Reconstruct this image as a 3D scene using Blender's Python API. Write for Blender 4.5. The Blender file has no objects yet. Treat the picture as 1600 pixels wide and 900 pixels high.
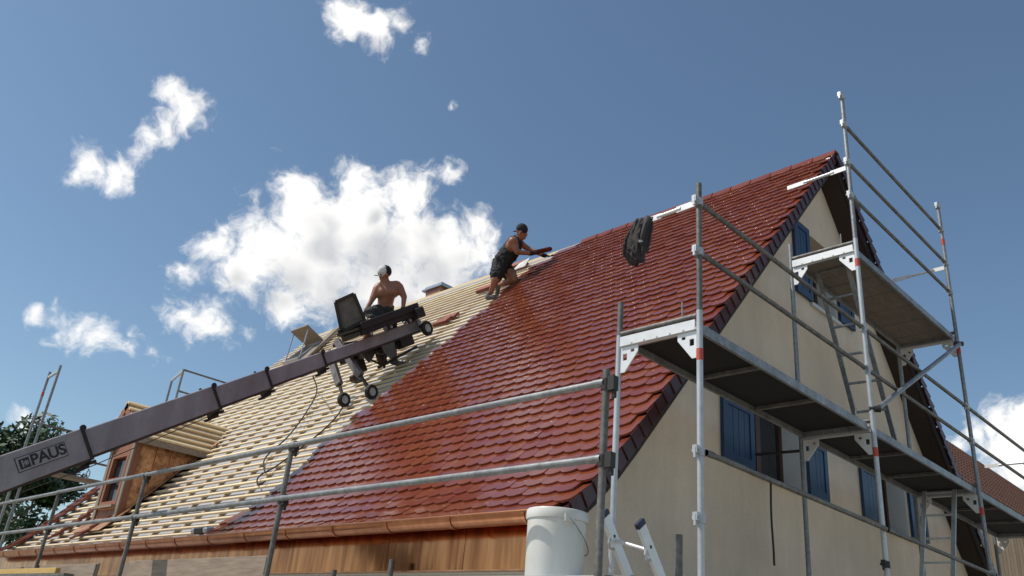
import bpy, bmesh, math, random
from mathutils import Vector, Matrix, noise
from mathutils.geometry import tessellate_polygon
random.seed(7)
scene = bpy.context.scene
COL = scene.collection
# ---------------------------------------------------------------- camera (fitted from vanishing points)
F_PX = 1296.37
ROW = [(-0.71523616, 0.69324509, 0.08859165), (0.2335111, 0.35652415, -0.90463424), (0.65871831, 0.62633998, 0.41687938)]
EYE = 1.6                                   # eye height over the ground
def W(u, v, z):                             # u along ridge, v along gable, z above eye level -> world
    return Vector((v, u, z + EYE))
AX = [Vector((r[1], r[0], r[2])) for r in ROW]      # camera right, down, forward in world axes
def ray(x, y):
    return AX[0] * ((x - 800) / F_PX) + AX[1] * ((y - 450) / F_PX) + AX[2]
def px(x, y, depth):                        # point on a pixel's ray at a depth along the view axis
    return Vector((0, 0, EYE)) + ray(x, y) * depth
def px_u(x, y, u):
    r = ray(x, y); return Vector((0, 0, EYE)) + r * (u / r.y)
def px_v(x, y, v):
    r = ray(x, y); return Vector((0, 0, EYE)) + r * (v / r.x)
cam_d = bpy.data.cameras.new('camera'); cam = bpy.data.objects.new('camera', cam_d); COL.objects.link(cam)
cam_d.sensor_width = 36; cam_d.lens = 36 * F_PX / 1600; cam_d.clip_start = 0.05; cam_d.clip_end = 5000
m = Matrix.Identity(4)
for i, a in enumerate((AX[0], -AX[1], -AX[2])):
    for k in range(3): m[k][i] = a[k]
m.translation = (0, 0, EYE); cam.matrix_world = m
scene.camera = cam
# ---------------------------------------------------------------- sun, sky, exposure
SUN_EL = math.radians(53)
hz = Vector((-0.80, 0.60, 0)).normalized()
SUN = Vector((hz.x * math.cos(SUN_EL), hz.y * math.cos(SUN_EL), math.sin(SUN_EL)))
sl = bpy.data.lights.new('sun', 'SUN'); sl.energy = 3.7; sl.angle = math.radians(0.53); sl.color = (1, 0.95, 0.87)
so = bpy.data.objects.new('sun', sl); COL.objects.link(so); so.rotation_euler = SUN.to_track_quat('Z', 'Y').to_euler(); so.location = (-20, 20, 40)
vs = scene.view_settings
vs.view_transform = 'Standard'; vs.look = 'None'; vs.exposure = 0.0; vs.gamma = 1.0; vs.use_curve_mapping = False
SKY_STRENGTH = 0.112
world = bpy.data.worlds.new('World'); scene.world = world; world.use_nodes = True
wt = world.node_tree; wn = wt.nodes; wl = wt.links
wn.clear()
def blobs_list():
    L = [(480,335,62),(560,350,85),(640,375,85),(700,395,66),(742,385,40),(425,385,66),(500,425,92),(600,445,95),(690,445,72),(385,430,46),
         (325,392,38),(300,418,26),(345,365,24),(560,288,34),(478,300,38),(640,318,44),(705,278,20),(450,475,36),(735,345,26),(620,290,24),
         (545,28,40),(590,45,36),(625,30,26),(662,70,18),(527,8,28),(268,150,20),(288,182,27),(248,202,24),(222,214,20),(213,238,14),(312,176,12),
         (135,256,25),(178,262,25),(196,288,13),(118,264,16),(62,493,17),(92,504,25),(125,515,27),(158,532,26),(190,546,22),(222,556,15),(246,564,10),(200,524,9),
         (258,488,20),(285,495,26),(315,504,30),(340,516,22),(360,534,14),(374,514,11),(1565,668,36),(1602,668,44),(1522,682,28),(1650,705,70),(1590,715,56),(1490,700,22),(716,170,10),(420,232,7),(20,662,9),(405,318,14),(725,165,7)]
    out = []
    for x, y, r in L:
        d = ray(x, y); n = d.length
        out.append((d / n, r / F_PX / n * (1.10 if r > 30 else 1.15), 1.4 if r > 30 else (.85 if r > 15 else .5)))
    rr = random.Random(5)                   # the same kind of fair-weather cumulus over the rest of the sky
    for k in range(8):
        while True:
            a = rr.uniform(0, 6.283); e = math.radians(rr.uniform(12, 48))
            c = Vector((math.cos(a) * math.cos(e), math.sin(a) * math.cos(e), math.sin(e)))
            if c.angle(AX[2]) > 0.95: break
        for j in range(2):
            d = (c + Vector((rr.uniform(-.12, .12), rr.uniform(-.12, .12), rr.uniform(-.03, .03)))).normalized()
            out.append((d, rr.uniform(.05, .11), .9))
    return out
def cloud_group(coarse=False):
    g = bpy.data.node_groups.new('cloud_density', 'ShaderNodeTree')
    g.interface.new_socket('Vector', in_out='INPUT', socket_type='NodeSocketVector')
    g.interface.new_socket('Density', in_out='OUTPUT', socket_type='NodeSocketFloat')
    N = g.nodes; L = g.links
    gi = N.new('NodeGroupInput'); go = N.new('NodeGroupOutput')
    # domain warp
    def nz(scale, detail, rough, src):
        t = N.new('ShaderNodeTexNoise'); t.inputs['Scale'].default_value = scale; t.inputs['Detail'].default_value = detail; t.inputs['Roughness'].default_value = rough
        L.new(src, t.inputs['Vector']); return t
    w1 = nz(14, 1 if coarse else 3, .55, gi.outputs[0])
    s1 = N.new('ShaderNodeVectorMath'); s1.operation = 'SUBTRACT'; L.new(w1.outputs['Color'], s1.inputs[0]); s1.inputs[1].default_value = (.5, .5, .5)
    s2 = N.new('ShaderNodeVectorMath'); s2.operation = 'SCALE'; L.new(s1.outputs[0], s2.inputs[0]); s2.inputs['Scale'].default_value = .055
    s3 = N.new('ShaderNodeVectorMath'); s3.operation = 'ADD'; L.new(gi.outputs[0], s3.inputs[0]); L.new(s2.outputs[0], s3.inputs[1])
    prev = None
    for c, r, am in [b for b in blobs_list() if not coarse or b[2] >= .9]:
        d = N.new('ShaderNodeVectorMath'); d.operation = 'DISTANCE'; L.new(s3.outputs[0], d.inputs[0]); d.inputs[1].default_value = c
        q = N.new('ShaderNodeMath'); q.operation = 'MULTIPLY_ADD'; L.new(d.outputs['Value'], q.inputs[0]); q.inputs[1].default_value = -am / r; q.inputs[2].default_value = am
        if prev is None: prev = q
        else:
            mx = N.new('ShaderNodeMath'); mx.operation = 'SMOOTH_MAX'; L.new(prev.outputs[0], mx.inputs[0]); L.new(q.outputs[0], mx.inputs[1]); mx.inputs[2].default_value = .22; prev = mx
    mc = N.new('ShaderNodeMath'); mc.operation = 'MINIMUM'; L.new(prev.outputs[0], mc.inputs[0]); mc.inputs[1].default_value = 1.15
    mm = N.new('ShaderNodeMath'); mm.operation = 'MAXIMUM'; L.new(mc.outputs[0], mm.inputs[0]); mm.inputs[1].default_value = -1.2
    f1 = nz(20, 2 if coarse else 4, .6, s3.outputs[0])
    f2 = N.new('ShaderNodeMath'); f2.operation = 'MULTIPLY_ADD'; L.new(f1.outputs['Fac'], f2.inputs[0]); f2.inputs[1].default_value = 1.3 if coarse else 2.7; f2.inputs[2].default_value = -.75 if coarse else -1.52
    if not coarse:
        h1 = nz(75, 5, .68, s3.outputs[0]); h1.inputs['Distortion'].default_value = .35
        h2 = N.new('ShaderNodeMath'); h2.operation = 'MULTIPLY_ADD'; L.new(h1.outputs['Fac'], h2.inputs[0]); h2.inputs[1].default_value = 1.25; h2.inputs[2].default_value = -.625
        h3 = N.new('ShaderNodeMath'); h3.operation = 'ADD'; L.new(f2.outputs[0], h3.inputs[0]); L.new(h2.outputs[0], h3.inputs[1]); f2 = h3
    ad = N.new('ShaderNodeMath'); ad.operation = 'ADD'; L.new(mm.outputs[0], ad.inputs[0]); L.new(f2.outputs[0], ad.inputs[1])
    L.new(ad.outputs[0], go.inputs[0])
    return g
sky = wn.new('ShaderNodeTexSky'); sky.sky_type = 'NISHITA'; sky.sun_disc = False
sky.sun_elevation = SUN_EL; sky.sun_rotation = math.atan2(SUN.x, SUN.y); sky.altitude = 100; sky.air_density = 1.0; sky.dust_density = .7; sky.ozone_density = .35
tc = wn.new('ShaderNodeTexCoord')
vn = wn.new('ShaderNodeVectorMath'); vn.operation = 'NORMALIZE'; wl.new(tc.outputs['Generated'], vn.inputs[0])
CG = cloud_group(); CG2 = cloud_group(True)
world.cycles.sampling_method = 'MANUAL'; world.cycles.sample_map_resolution = 512
c0 = wn.new('ShaderNodeGroup'); c0.node_tree = CG; wl.new(vn.outputs[0], c0.inputs[0])
vo = wn.new('ShaderNodeVectorMath'); vo.operation = 'ADD'; wl.new(vn.outputs[0], vo.inputs[0]); vo.inputs[1].default_value = (SUN - AX[2] * SUN.dot(AX[2])).normalized() * 0.045
c1 = wn.new('ShaderNodeGroup'); c1.node_tree = CG2; wl.new(vo.outputs[0], c1.inputs[0])
def mrange(src, a, b, c, d, smooth=True):
    n = wn.new('ShaderNodeMapRange'); n.interpolation_type = 'SMOOTHSTEP' if smooth else 'LINEAR'
    wl.new(src, n.inputs['Value'])
    for k, val in zip(('From Min', 'From Max', 'To Min', 'To Max'), (a, b, c, d)): n.inputs[k].default_value = val
    return n
alpha = mrange(c0.outputs[0], -.40, .78, 0, 1)
lit = mrange(c1.outputs[0], .05, 1.75, 1.0, .50)
thick = mrange(c0.outputs[0], 0.3, 1.6, 1.0, .92)
ml = wn.new('ShaderNodeMath'); ml.operation = 'MULTIPLY'; wl.new(lit.outputs[0], ml.inputs[0]); wl.new(thick.outputs[0], ml.inputs[1])
ccol = wn.new('ShaderNodeMix'); ccol.data_type = 'RGBA'; ccol.inputs[6].default_value = (.50, .53, .58, 1); ccol.inputs[7].default_value = (1.22, 1.20, 1.17, 1)
mr = mrange(ml.outputs[0], .45, 1.0, 0, 1, False); wl.new(mr.outputs[0], ccol.inputs[0])
bg_sky = wn.new('ShaderNodeBackground'); bg_sky.inputs['Strength'].default_value = SKY_STRENGTH; tint = wn.new('ShaderNodeMix'); tint.data_type = 'RGBA'; tint.blend_type = 'MULTIPLY'; tint.inputs[0].default_value = 1; tint.inputs[7].default_value = (.93, 1.03, 1.03, 1)   # camera white balance
wl.new(sky.outputs[0], tint.inputs[6]); wl.new(tint.outputs[2], bg_sky.inputs['Color'])
bg_cl = wn.new('ShaderNodeBackground'); bg_cl.inputs['Strength'].default_value = 0.92; wl.new(ccol.outputs[2], bg_cl.inputs['Color'])
mixs = wn.new('ShaderNodeMixShader'); wl.new(alpha.outputs[0], mixs.inputs[0]); wl.new(bg_sky.outputs[0], mixs.inputs[1]); wl.new(bg_cl.outputs[0], mixs.inputs[2])
wo = wn.new('ShaderNodeOutputWorld'); wl.new(mixs.outputs[0], wo.inputs['Surface'])
scene.render.engine = 'CYCLES'
# ---------------------------------------------------------------- materials
def pm(name, col, rough=.6, metal=0.0, col2=None, scale=8.0, stretch=(1, 1, 1), bump=0.0, bscale=40.0, amount=.5, coat=0.0, rvar=0.0, spec=.5):
    ma = bpy.data.materials.new(name); ma.use_nodes = True
    nt = ma.node_tree; b = nt.nodes['Principled BSDF']
    b.inputs['Roughness'].default_value = rough; b.inputs['Metallic'].default_value = metal
    b.inputs['Coat Weight'].default_value = coat; b.inputs['Specular IOR Level'].default_value = spec
    b.inputs['Base Color'].default_value = (*col, 1)
    t = nt.nodes.new('ShaderNodeTexCoord'); mp = nt.nodes.new('ShaderNodeMapping'); mp.inputs['Scale'].default_value = stretch
    g = nt.nodes.new('ShaderNodeNewGeometry')
    nt.links.new(g.outputs['Position'], mp.inputs['Vector'])
    if col2 is None: col2 = tuple(c * .72 for c in col)
    n = nt.nodes.new('ShaderNodeTexNoise'); n.inputs['Scale'].default_value = scale; n.inputs['Detail'].default_value = 6; n.inputs['Roughness'].default_value = .62
    nt.links.new(mp.outputs[0], n.inputs['Vector'])
    r = nt.nodes.new('ShaderNodeMapRange'); r.inputs['From Min'].default_value = .5 - amount * .4; r.inputs['From Max'].default_value = .5 + amount * .4
    nt.links.new(n.outputs['Fac'], r.inputs['Value'])
    mx = nt.nodes.new('ShaderNodeMix'); mx.data_type = 'RGBA'; mx.inputs[6].default_value = (*col, 1); mx.inputs[7].default_value = (*col2, 1)
    nt.links.new(r.outputs[0], mx.inputs[0]); nt.links.new(mx.outputs[2], b.inputs['Base Color'])
    if rvar:
        rr = nt.nodes.new('ShaderNodeMapRange'); rr.inputs['To Min'].default_value = max(.03, rough - rvar); rr.inputs['To Max'].default_value = rough + rvar
        nt.links.new(n.outputs['Fac'], rr.inputs['Value']); nt.links.new(rr.outputs[0], b.inputs['Roughness'])
    if bump:
        n2 = nt.nodes.new('ShaderNodeTexNoise'); n2.inputs['Scale'].default_value = bscale; n2.inputs['Detail'].default_value = 4
        nt.links.new(mp.outputs[0], n2.inputs['Vector'])
        bp = nt.nodes.new('ShaderNodeBump'); bp.inputs['Strength'].default_value = bump; bp.inputs['Distance'].default_value = .01
        nt.links.new(n2.outputs['Fac'], bp.inputs['Height']); nt.links.new(bp.outputs[0], b.inputs['Normal'])
    return ma
def with_streaks(ma, lo=.80, hi=1.04):                # rain streaks and blotches with a shape of their own
    nt = ma.node_tree; b = nt.nodes['Principled BSDF']; src = b.inputs['Base Color'].links[0].from_socket
    g = nt.nodes.new('ShaderNodeNewGeometry'); prev = src
    for sc, st, d, r in ((2.2, (2.2, 2.2, .22), 7, (.38, .62, lo, hi)), (.8, (1, 1, 1), 8, (.35, .65, .90, 1.06)), (38, (1, 1, 1), 3, (.3, .7, .94, 1.04))):
        mp = nt.nodes.new('ShaderNodeMapping'); mp.inputs['Scale'].default_value = st; nt.links.new(g.outputs['Position'], mp.inputs['Vector'])
        n = nt.nodes.new('ShaderNodeTexNoise'); n.inputs['Scale'].default_value = sc; n.inputs['Detail'].default_value = d; n.inputs['Roughness'].default_value = .65; nt.links.new(mp.outputs[0], n.inputs['Vector'])
        m_ = nt.nodes.new('ShaderNodeMapRange')
        for k, v in zip(('From Min', 'From Max', 'To Min', 'To Max'), r): m_.inputs[k].default_value = v
        nt.links.new(n.outputs['Fac'], m_.inputs['Value'])
        x = nt.nodes.new('ShaderNodeVectorMath'); x.operation = 'SCALE'; nt.links.new(prev, x.inputs[0]); nt.links.new(m_.outputs[0], x.inputs['Scale']); prev = x.outputs[0]
    nt.links.new(prev, b.inputs['Base Color']); return ma
def with_random(ma, sat=.0, val=.25, hue=.0):         # vary each piece by object random + a per-piece attribute
    nt = ma.node_tree; b = nt.nodes['Principled BSDF']
    oi = nt.nodes.new('ShaderNodeObjectInfo'); at = nt.nodes.new('ShaderNodeAttribute'); at.attribute_name = 'piece'
    a = nt.nodes.new('ShaderNodeMath'); nt.links.new(oi.outputs['Random'], a.inputs[0]); nt.links.new(at.outputs['Fac'], a.inputs[1])
    fr = nt.nodes.new('ShaderNodeMath'); fr.operation = 'FRACT'; nt.links.new(a.outputs[0], fr.inputs[0])
    hs = nt.nodes.new('ShaderNodeHueSaturation')
    src = b.inputs['Base Color'].links[0].from_socket
    nt.links.new(src, hs.inputs['Color'])
    def mp(lo, hi, sock):
        r = nt.nodes.new('ShaderNodeMapRange'); r.inputs['To Min'].default_value = lo; r.inputs['To Max'].default_value = hi
        nt.links.new(fr.outputs[0], r.inputs['Value']); nt.links.new(r.outputs[0], sock)
    mp(1 - val, 1 + val, hs.inputs['Value'])
    if hue: mp(.5 - hue, .5 + hue, hs.inputs['Hue'])
    nt.links.new(hs.outputs[0], b.inputs['Base Color'])
    return ma
M = {}
M['tile'] = with_random(pm('glazed_tile', (.228, .053, .023), .15, 0, (.182, .041, .020), 5, bump=.04, bscale=60, rvar=.05, spec=.58), val=.11, hue=.006)
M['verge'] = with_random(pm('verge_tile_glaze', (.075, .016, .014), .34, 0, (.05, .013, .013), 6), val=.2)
M['batten'] = with_random(pm('spruce_batten', (.80, .64, .42), .7, 0, (.66, .49, .29), 6, (8, .6, 8), bump=.15, bscale=60), val=.16, hue=.008)
M['counter'] = pm('counter_batten', (.52, .38, .22), .75, 0, (.36, .25, .14), 8)
M['membrane'] = pm('roof_membrane', (.44, .44, .46), .55, 0, (.34, .35, .37), 2.2, bump=.3, bscale=7)
M['timber_dark'] = pm('dark_timber', (.045, .026, .018), .7, 0, (.03, .018, .013), 9, (3, 3, .5))
M['plaster'] = pm('gable_plaster', (.85, .69, .535), .93, 0, (.76, .605, .46), 1.3, (1, 1, .55), bump=.5, bscale=90, amount=.6)
with_streaks(M['plaster'], .955, 1.015)
M['plaster_white'] = pm('white_plaster', (.72, .70, .66), .9, 0, (.64, .62, .58), 3, bump=.2, bscale=120)
M['copper'] = pm('new_copper', (.66, .30, .155), .30, 1, (.42, .17, .085), 7, (1, 1.0, .22), rvar=.10, bump=.12, bscale=6)
M['copper_streak'] = pm('streaked_copper', (.58, .235, .10), .16, 1, (.16, .05, .022), 6, (1, 1.6, .15), rvar=.08, bump=.40, bscale=2.6, amount=.6)
M['copper_dull'] = pm('spotted_copper', (.74, .40, .19), .36, .5, (.25, .10, .045), 9, rvar=.1, amount=.4)
M['shutter'] = pm('blue_shutter_paint', (.015, .050, .120), .40, 0, (.010, .036, .092), 6)
M['brown'] = pm('brown_window_wood', (.085, .036, .020), .5, 0, (.06, .025, .015), 12, (4, 4, .6))
M['redwood'] = pm('red_brown_wood', (.33, .13, .065), .6, 0, (.22, .08, .04), 8, (3, 3, .5))
M['oldwood'] = pm('weathered_wood', (.30, .235, .18), .8, 0, (.20, .15, .11), 7, (3, 3, .6), bump=.2)
M['glass'] = pm('window_glass', (.02, .022, .025), .06, 0, (.025, .027, .03), 2)
M['curtain'] = pm('grey_pane', (.35, .36, .37), .3, 0, (.3, .31, .32), 3)
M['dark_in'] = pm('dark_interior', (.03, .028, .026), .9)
M['galv'] = pm('galvanised_steel', (.38, .385, .39), .48, .5, (.22, .22, .22), 26, rvar=.1, bump=.05, bscale=90)
M['galv_old'] = pm('weathered_galvanised_steel', (.25, .235, .215), .58, .3, (.12, .11, .10), 22, rvar=.1, bump=.08, bscale=90)
with_streaks(M['galv_old'], .7); with_streaks(M['galv'], .75)
M['galv_new'] = pm('bright_galvanised_steel', (.62, .63, .64), .42, .35, (.50, .51, .52), 16, rvar=.08)
with_streaks(M['galv_new'], .82)
M['alu'] = pm('aluminium', (.80, .79, .78), .40, .25, (.68, .67, .66), 9)
M['red_band'] = pm('red_paint_band', (.55, .07, .04), .55, 0, (.42, .07, .05), 22)
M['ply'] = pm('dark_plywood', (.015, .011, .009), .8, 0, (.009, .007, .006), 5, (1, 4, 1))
M['ply_light'] = pm('weathered_plank_deck', (.23, .19, .155), .8, 0, (.16, .13, .105), 5, (1, 4, 1))
M['plank'] = pm('grey_plank', (.36, .275, .205), .8, 0, (.21, .155, .115), 6, (5, .5, 6), bump=.25, bscale=50)
M['plank_yellow'] = pm('yellow_formwork_board', (.62, .40, .12), .6, 0, (.50, .31, .09), 6, (5, .5, 5))
M['mauve'] = pm('mauve_grey_boom_paint', (.39, .36, .372), .45, .05, (.30, .27, .275), 3.5, bump=.06, bscale=12, rvar=.08, amount=.7)
with_streaks(M['mauve'], .8)
M['machine'] = pm('dark_oily_steel', (.030, .027, .026), .55, .3, (.045, .034, .028), 14)
M['rust'] = pm('rusty_steel', (.09, .052, .035), .75, .2, (.05, .034, .027), 20)
M['panel_grey'] = pm('worn_panel', (.17, .155, .135), .6, .1, (.10, .085, .075), 9)
M['leg_paint'] = pm('oily_mauve_paint', (.24, .21, .21), .5, .1, (.10, .08, .07), 9, amount=.5)
M['rubber'] = pm('black_rubber', (.018, .018, .018), .75)
M['plastic_white'] = pm('white_plastic', (.76, .75, .71), .42, 0, (.62, .60, .54), 5, (1, 1, .5), amount=.5)
M['cap_blue'] = pm('dark_blue_plastic', (.02, .025, .06), .5)
M['black_cloth'] = pm('black_cloth', (.014, .013, .014), .85, 0, (.022, .02, .02), 18, bump=.3, bscale=60)
M['jacket'] = pm('black_jacket_cloth', (.034, .027, .027), .8, 0, (.05, .041, .040), 14, bump=.4, bscale=45)
M['grey_cloth'] = pm('charcoal_cloth', (.045, .040, .037), .85, 0, (.03, .027, .025), 18)
M['skin'] = pm('tanned_skin', (.36, .15, .082), .48, 0, (.26, .10, .055), 14)
M['hair'] = pm('dark_hair', (.025, .016, .011), .6)
M['cap_white'] = pm('white_cap', (.75, .74, .72), .8)
M['shoe'] = pm('work_shoe', (.06, .055, .05), .7, 0, (.16, .14, .12), 20)
M['brick'] = with_random(pm('raw_clay_tile', (.30, .095, .055), .7, 0, (.24, .07, .04), 12), val=.2)
M['chim'] = pm('pink_clinker', (.40, .21, .16), .8, 0, (.32, .16, .12), 9)
M['zinc'] = pm('zinc_sheet', (.50, .52, .55), .35, .7, (.42, .44, .47), 6)
M['paper'] = pm('white_paper', (.8, .8, .78), .8)
M['barn_tile'] = pm('barn_clay_tile', (.15, .068, .042), .85, 0, (.07, .034, .024), 9, bump=.2)
M['barn_board'] = with_random(pm('barn_larch_board', (.62, .42, .25), .75, 0, (.50, .32, .18), 4, (3, 3, .4)), val=.14)
M['cream'] = pm('cream_render', (.66, .56, .42), .9, 0, (.6, .5, .37), 3)
M['bark'] = pm('bark', (.10, .075, .055), .9, 0, (.06, .045, .033), 14)
M['leaf'] = with_random(pm('leaf', (.045, .085, .022), .55, 0, (.03, .06, .016), 3), val=.35, hue=.03)
M['ground'] = pm('ground_gravel_and_grass', (.40, .36, .30), .95, 0, (.24, .22, .16), .12, bump=.4, bscale=20, amount=.5)
M['black'] = pm('sign_black', (.03, .03, .03), .6)
M['sign_white'] = pm('sign_pale_grey', (.36, .33, .345), .55)
# ---------------------------------------------------------------- object helpers
WL = {}
def link(o, parent=None, loc=Vector((0, 0, 0))):
    COL.objects.link(o); WL[o.name] = Vector(loc)
    if parent is not None:
        o.parent = parent; o.matrix_parent_inverse = Matrix.Translation(-WL[parent.name])
    return o
def tag(o, label=None, cat=None, group=None, kind=None):
    if label: o['label'] = label
    if cat: o['category'] = cat
    if group: o['group'] = group
    if kind: o['kind'] = kind
    return o
def thing(name, loc, label, cat, group=None):
    o = bpy.data.objects.new(name, None); o.location = loc; o.empty_display_size = .2
    link(o, None, loc); return tag(o, label, cat, group)
class MB:
    def __init__(s): s.v = []; s.f = []; s.piece = []
    def add(s, vs, fs):
        n = len(s.v); s.v += [Vector(p) for p in vs]; s.f += [tuple(i + n for i in f) for f in fs]; return s
    def hexa(s, p):                         # 8 corners: 4 bottom ccw, 4 top ccw
        return s.add(p, [(3, 2, 1, 0), (4, 5, 6, 7), (0, 1, 5, 4), (1, 2, 6, 5), (2, 3, 7, 6), (3, 0, 4, 7)])
    def box(s, a, b):                       # axis-aligned world box
        x0, y0, z0 = [min(a[i], b[i]) for i in range(3)]; x1, y1, z1 = [max(a[i], b[i]) for i in range(3)]
        return s.hexa([(x0, y0, z0), (x1, y0, z0), (x1, y1, z0), (x0, y1, z0), (x0, y0, z1), (x1, y0, z1), (x1, y1, z1), (x0, y1, z1)])
    def obox(s, c, ax, ay, az, hx, hy, hz_):  # oriented box, half sizes
        c = Vector(c)
        P = [c + ax * (sx * hx) + ay * (sy * hy) + az * (sz * hz_) for sz in (-1, 1) for sx, sy in ((-1, -1), (1, -1), (1, 1), (-1, 1))]
        return s.hexa(P)
    def beam(s, p, q, w, h, up=Vector((0, 0, 1))):
        p = Vector(p); q = Vector(q); d = (q - p); L = d.length; d /= L
        side = d.cross(up).normalized(); u2 = side.cross(d).normalized()
        return s.obox((p + q) / 2, d, side, u2, L / 2, w / 2, h / 2)
    def tube(s, pts, r, n=10, caps=True, r2=None):
        pts = [Vector(p) for p in pts]; n0 = len(s.v); K = len(pts)
        ref = None
        for i, p in enumerate(pts):
            d = (pts[min(i + 1, K - 1)] - pts[max(i - 1, 0)]).normalized()
            if ref is None: ref = d.orthogonal().normalized()
            ref = (ref - d * ref.dot(d)).normalized(); b = d.cross(ref)
            rr = r if r2 is None else r + (r2 - r) * i / (K - 1)
            for k in range(n):
                a = 2 * math.pi * k / n; s.v.append(p + ref * (rr * math.cos(a)) + b * (rr * math.sin(a)))
        for i in range(K - 1):
            for k in range(n):
                a = n0 + i * n + k; b_ = n0 + i * n + (k + 1) % n; s.f.append((a, b_, b_ + n, a + n))
        if caps:
            s.f.append(tuple(n0 + k for k in reversed(range(n)))); s.f.append(tuple(n0 + (K - 1) * n + k for k in range(n)))
        return s
    def pipe(s, p, q, r, t=.004, n=12):     # open-ended tube with a visible hollow end
        p = Vector(p); q = Vector(q)
        s.tube([p, q], r, n, False); d = (q - p).normalized(); a = d.orthogonal().normalized(); b = d.cross(a)
        n0 = len(s.v)
        for (c, rr) in ((q, r), (q, r - t), (q - d * .05, r - t)):
            for k in range(n): s.v.append(c + a * (rr * math.cos(2 * math.pi * k / n)) + b * (rr * math.sin(2 * math.pi * k / n)))
        for i in range(2):
            for k in range(n): s.f.append((n0 + i * n + k, n0 + i * n + (k + 1) % n, n0 + (i + 1) * n + (k + 1) % n, n0 + (i + 1) * n + k))
        s.f.append(tuple(n0 + 2 * n + k for k in range(n)))
        return s
    def plate(s, outline, holes, org, ax, ay, az, t):   # 2d outline with holes, thickness t along az
        loops = [outline] + holes
        tri = tessellate_polygon([[Vector((p[0], p[1], 0)) for p in l] for l in loops])
        flat = [p for l in loops for p in l]; n = len(flat)
        P = [org + ax * p[0] + ay * p[1] for p in flat]
        n0 = len(s.v); s.v += P + [p + az * t for p in P]
        for a, b, c in tri:
            s.f.append((n0 + a, n0 + b, n0 + c)); s.f.append((n0 + n + c, n0 + n + b, n0 + n + a))
        k = 0
        for l in loops:
            for i in range(len(l)):
                a = n0 + k + i; b = n0 + k + (i + 1) % len(l); s.f.append((a, b, b + n, a + n))
            k += len(l)
        return s
    def lathe(s, prof, org, n=32, axis=Vector((0, 0, 1))):
        a = axis.orthogonal().normalized(); b = axis.cross(a); n0 = len(s.v)
        for r, h in prof:
            for k in range(n): s.v.append(org + axis * h + a * (r * math.cos(2 * math.pi * k / n)) + b * (r * math.sin(2 * math.pi * k / n)))
        for i in range(len(prof) - 1):
            for k in range(n): s.f.append((n0 + i * n + k, n0 + i * n + (k + 1) % n, n0 + (i + 1) * n + (k + 1) % n, n0 + (i + 1) * n + k))
        return s
    def build(s, name, mat, parent=None, smooth=False, bevel=0, kind=None, fixn=True):
        c = Vector((0, 0, 0))
        for p in s.v: c += p
        c /= max(1, len(s.v))
        me = bpy.data.meshes.new(name); me.from_pydata([p - c for p in s.v], [], s.f); me.update()
        if fixn:
            bm = bmesh.new(); bm.from_mesh(me); bmesh.ops.recalc_face_normals(bm, faces=bm.faces)
            if bevel: bmesh.ops.bevel(bm, geom=bm.edges[:], offset=bevel, segments=1, affect='EDGES', clamp_overlap=True)
            bm.to_mesh(me); bm.free()
        me.materials.append(M[mat] if isinstance(mat, str) else mat)
        if smooth: me.shade_smooth() if smooth is True else me.set_sharp_from_angle(angle=smooth)
        if smooth and smooth is not True:
            me.shade_smooth(); me.set_sharp_from_angle(angle=smooth)
        o = bpy.data.objects.new(name, me); o.location = c; link(o, parent, c)
        if kind: o['kind'] = kind
        return o
SH = math.radians(40)
# ---------------------------------------------------------------- ground
g = MB(); g.add([(-1500, -1500, 0), (1500, -1500, 0), (1500, 1500, 0), (-1500, 1500, 0)], [(0, 1, 2, 3)])
go_ = g.build('ground', 'ground'); tag(go_, kind='structure')
# ---------------------------------------------------------------- house
UV, UW, UF, VR = 4.10, 4.40, 17.85, 10.04          # verge, gable wall, far verge, ridge line
house = thing('house', W(UW + 6, VR, -EYE), 'cream house with steep roof half covered in glazed red tiles', 'house')
PR = [(10.04, 7.14), (5.45, 1.84), (5.20, 1.565), (4.95, 1.325), (4.72, 1.135), (4.58, 1.04)]
def prof(s):                                        # arc length from the ridge -> (v, z, tangent down the slope)
    acc = 0
    for i in range(len(PR) - 1):
        a, b = PR[i], PR[i + 1]; L = math.hypot(b[0] - a[0], b[1] - a[1])
        if s <= acc + L or i == len(PR) - 2:
            t = (s - acc) / L; return a[0] + (b[0] - a[0]) * t, a[1] + (b[1] - a[1]) * t, ((b[0] - a[0]) / L, (b[1] - a[1]) / L)
        acc += L
SMAX = sum(math.hypot(PR[i + 1][0] - PR[i][0], PR[i + 1][1] - PR[i][1]) for i in range(len(PR) - 1))
def RP(u, s, h=0.0, side=1):                        # point over the roof, h along its normal; side -1 is the far slope
    v, z, t = prof(s); v += t[1] * h; z += -t[0] * h
    if side < 0: v = 2 * VR - v
    return W(u, v, z)
def roof_pt(x, y, h=0.0):                           # a pixel's ray meets the straight part of the near slope
    o = RP(0, 0, h); n = Vector((-0.7559, 0, 0.6547)); r = ray(x, y)
    e = Vector((0, 0, EYE)); return e + r * ((o - e).dot(n) / r.dot(n))
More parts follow.
